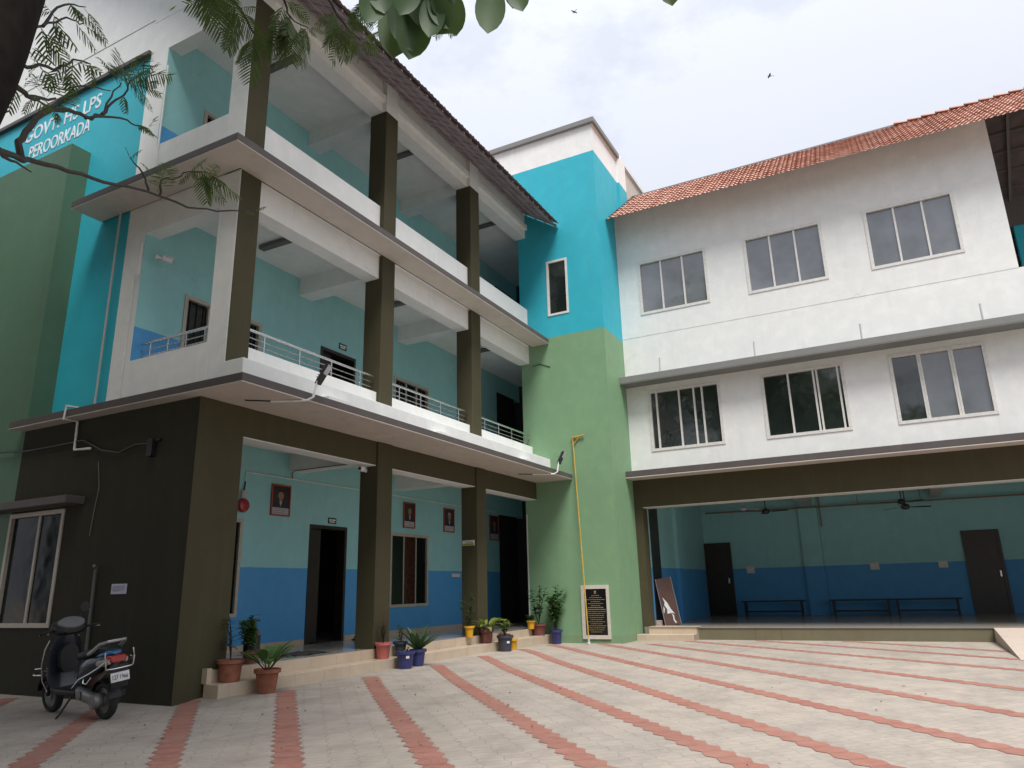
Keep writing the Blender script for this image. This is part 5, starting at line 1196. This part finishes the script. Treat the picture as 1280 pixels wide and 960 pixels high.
# leaves on the rest of the tree
for i in range(5):
    a = i*1.25; tip = Vector((-9.3, -9.5, 6.2))+Vector((math.cos(a)*1.9, math.sin(a)*1.9, 1.0))
    for _ in range(26):
        p = tip+Vector((rg.gauss(0, .45), rg.gauss(0, .45), rg.gauss(0, .3)))
        if not in_view(p): blade(lm, p, (rg.uniform(-1, 1), rg.uniform(-1, 1), rg.uniform(-.7, .2)), .22, .11, .5, 5)
lo = lm.build('foliage', l_big, BT, True)

# trees across the yard, seen reflected in the window panes, then trees added for shade
def yard_tree(c, h, label, dens=4):
    t = thing('yard_tree', label, 'tree', c, 0, 'trees on the far side of the yard'); c = Vector(c); rg2 = random.Random(int(c.y*10)); k = MB()
    P = smooth_path([c+Vector((0, 0, -.1)), c+Vector((.2, .1, h*.3)), c+Vector((0, .3, h*.6)), c+Vector((.2, .2, h*.9))], 4); k.tube(P, [.3-.25*i/(len(P)-1) for i in range(len(P))], 10); tips = []
    for i in range(11):
        a = i*2.4; s0 = c+Vector((.1, .2, h*(.32+.045*i))); tip = s0+Vector((math.cos(a), math.sin(a), .5))*h*.27*(1-.03*i); k.tube([s0, s0.lerp(tip, .5)+Vector((0, 0, .3)), tip], [.09, .06, .02], 6); tips += [s0.lerp(tip, .6), tip]
    k.build('trunk', m_bark, t, True); m = MB()
    for tip in tips:
        for _ in range(dens): leafcloud(m, tip+Vector((rg2.gauss(0, .6), rg2.gauss(0, .6), rg2.gauss(0, .4))), 1.5, 55, .24)
    m.build('crown', l_far, t); return t
yt = yard_tree((-17, -1, 0), 11, 'tall leafy tree across the yard behind the viewer, nearest the dark wall', 7)
y2 = yard_tree((-19, -9.5, 0), 12.5, 'tallest leafy tree straight across the yard behind the viewer', 7)
y3 = yard_tree((-16, -17, 0), 10, 'leafy tree across the yard behind the viewer, facing the hall end', 7)
dup(yt, (-13, -24, 0), 1.0, 'leafy tree at the far corner of the yard beyond the ramp'); dup(y2, (-24, -4, 0), 2.0, 'leafy tree in the back row of the yard, between two nearer trees'); dup(y2, (-23, -17, 0), .7, 'leafy tree in the back row of the yard, facing the hall')
yard_tree((-7.6, 5.2, 0), 13, 'dense unseen tree added to shade the dark end wall, out beyond the scooter', 14); yard_tree((-11.5, -3.5, 0), 13, 'dense unseen tree added for shade behind the feathery tree', 10)  # unseen trees added to keep light off the left wing's end wall
y4 = yard_tree((-4.6, 10.5, 0), 12.5, 'dense unseen tree added to shade the green block', 12)  # one more unseen tree, added to darken the green block

# a few fallen leaves and grit on the paving
fl = MB(); rg = random.Random(31)
for i in range(150):
    x, y = rg.uniform(-5, 11), rg.uniform(-8.5, -.6)
    if i < 60: x, y = rg.uniform(-4, 3), rg.uniform(-5, -.7)
    a = rg.uniform(0, 6.3); l = rg.uniform(.015, .05)*(1 if i % 6 else 1.8); w = l*rg.uniform(.25, .5); z = gz(x, y)+.007; dx, dy = math.cos(a), math.sin(a)
    fl.add([(x, y, z), (x+dx*l*.5-dy*w*.5, y+dy*l*.5+dx*w*.5, z+rg.uniform(.002, .014)), (x+dx*l, y+dy*l, z+rg.uniform(0, .01)), (x+dx*l*.5+dy*w*.5, y+dy*l*.5-dx*w*.5, z+rg.uniform(.001, .008))], [(0, 1, 2, 3)])
flo = fl.build('fallen_leaves', plain('dry_leaf', (.13, .09, .045), .8, var=.5, scale=3)); tag(flo, 'scattered small dry leaves lying on the paved courtyard', 'leaves'); flo['kind'] = 'stuff'

# birds
def bird(p, span, a, label):
    t = thing('bird', label, 'bird', p, a, None); s = span/2
    k = MB(); k.loft([sup(x*s, 0, 0, r_*s, r_*s, 10, 2) for x, r_ in ((-.62, .03), (-.45, .06), (-.1, .12), (.2, .11), (.38, .07), (.52, .02))]); k.add([(-.6*s, 0, 0), (-.95*s, .14*s, 0), (-.95*s, -.14*s, 0), (-.6*s, 0, .02*s)], [(0, 1, 2), (3, 2, 1)])
    k.build('body', m_bird, t, True, local=True)
    for sg in (-1, 1):
        k = MB(); k.add([(.22*s, sg*.08*s, .02*s), (.26*s, sg*.5*s, .16*s), (.05*s, sg*1.0*s, .08*s), (-.12*s, sg*.55*s, .12*s), (-.2*s, sg*.08*s, .02*s), (.22*s, sg*.08*s, .05*s), (.26*s, sg*.5*s, .18*s), (.05*s, sg*1.0*s, .09*s), (-.12*s, sg*.55*s, .14*s), (-.2*s, sg*.08*s, .05*s)], [(0, 1, 3, 4), (1, 2, 3), (5, 9, 8, 6), (6, 8, 7), (0, 5, 6, 1), (1, 6, 7, 2), (2, 7, 8, 3), (3, 8, 9, 4)]); k.build('wing', m_bird, t, local=True)
bird((30.74, 5.69, 38.06), .55, 1.0, 'small dark bird flying high near the hanging leaves')
bird((33.2, -5.47, 30.34), .52, 2.0, 'small dark bird gliding in the open sky above the roof')
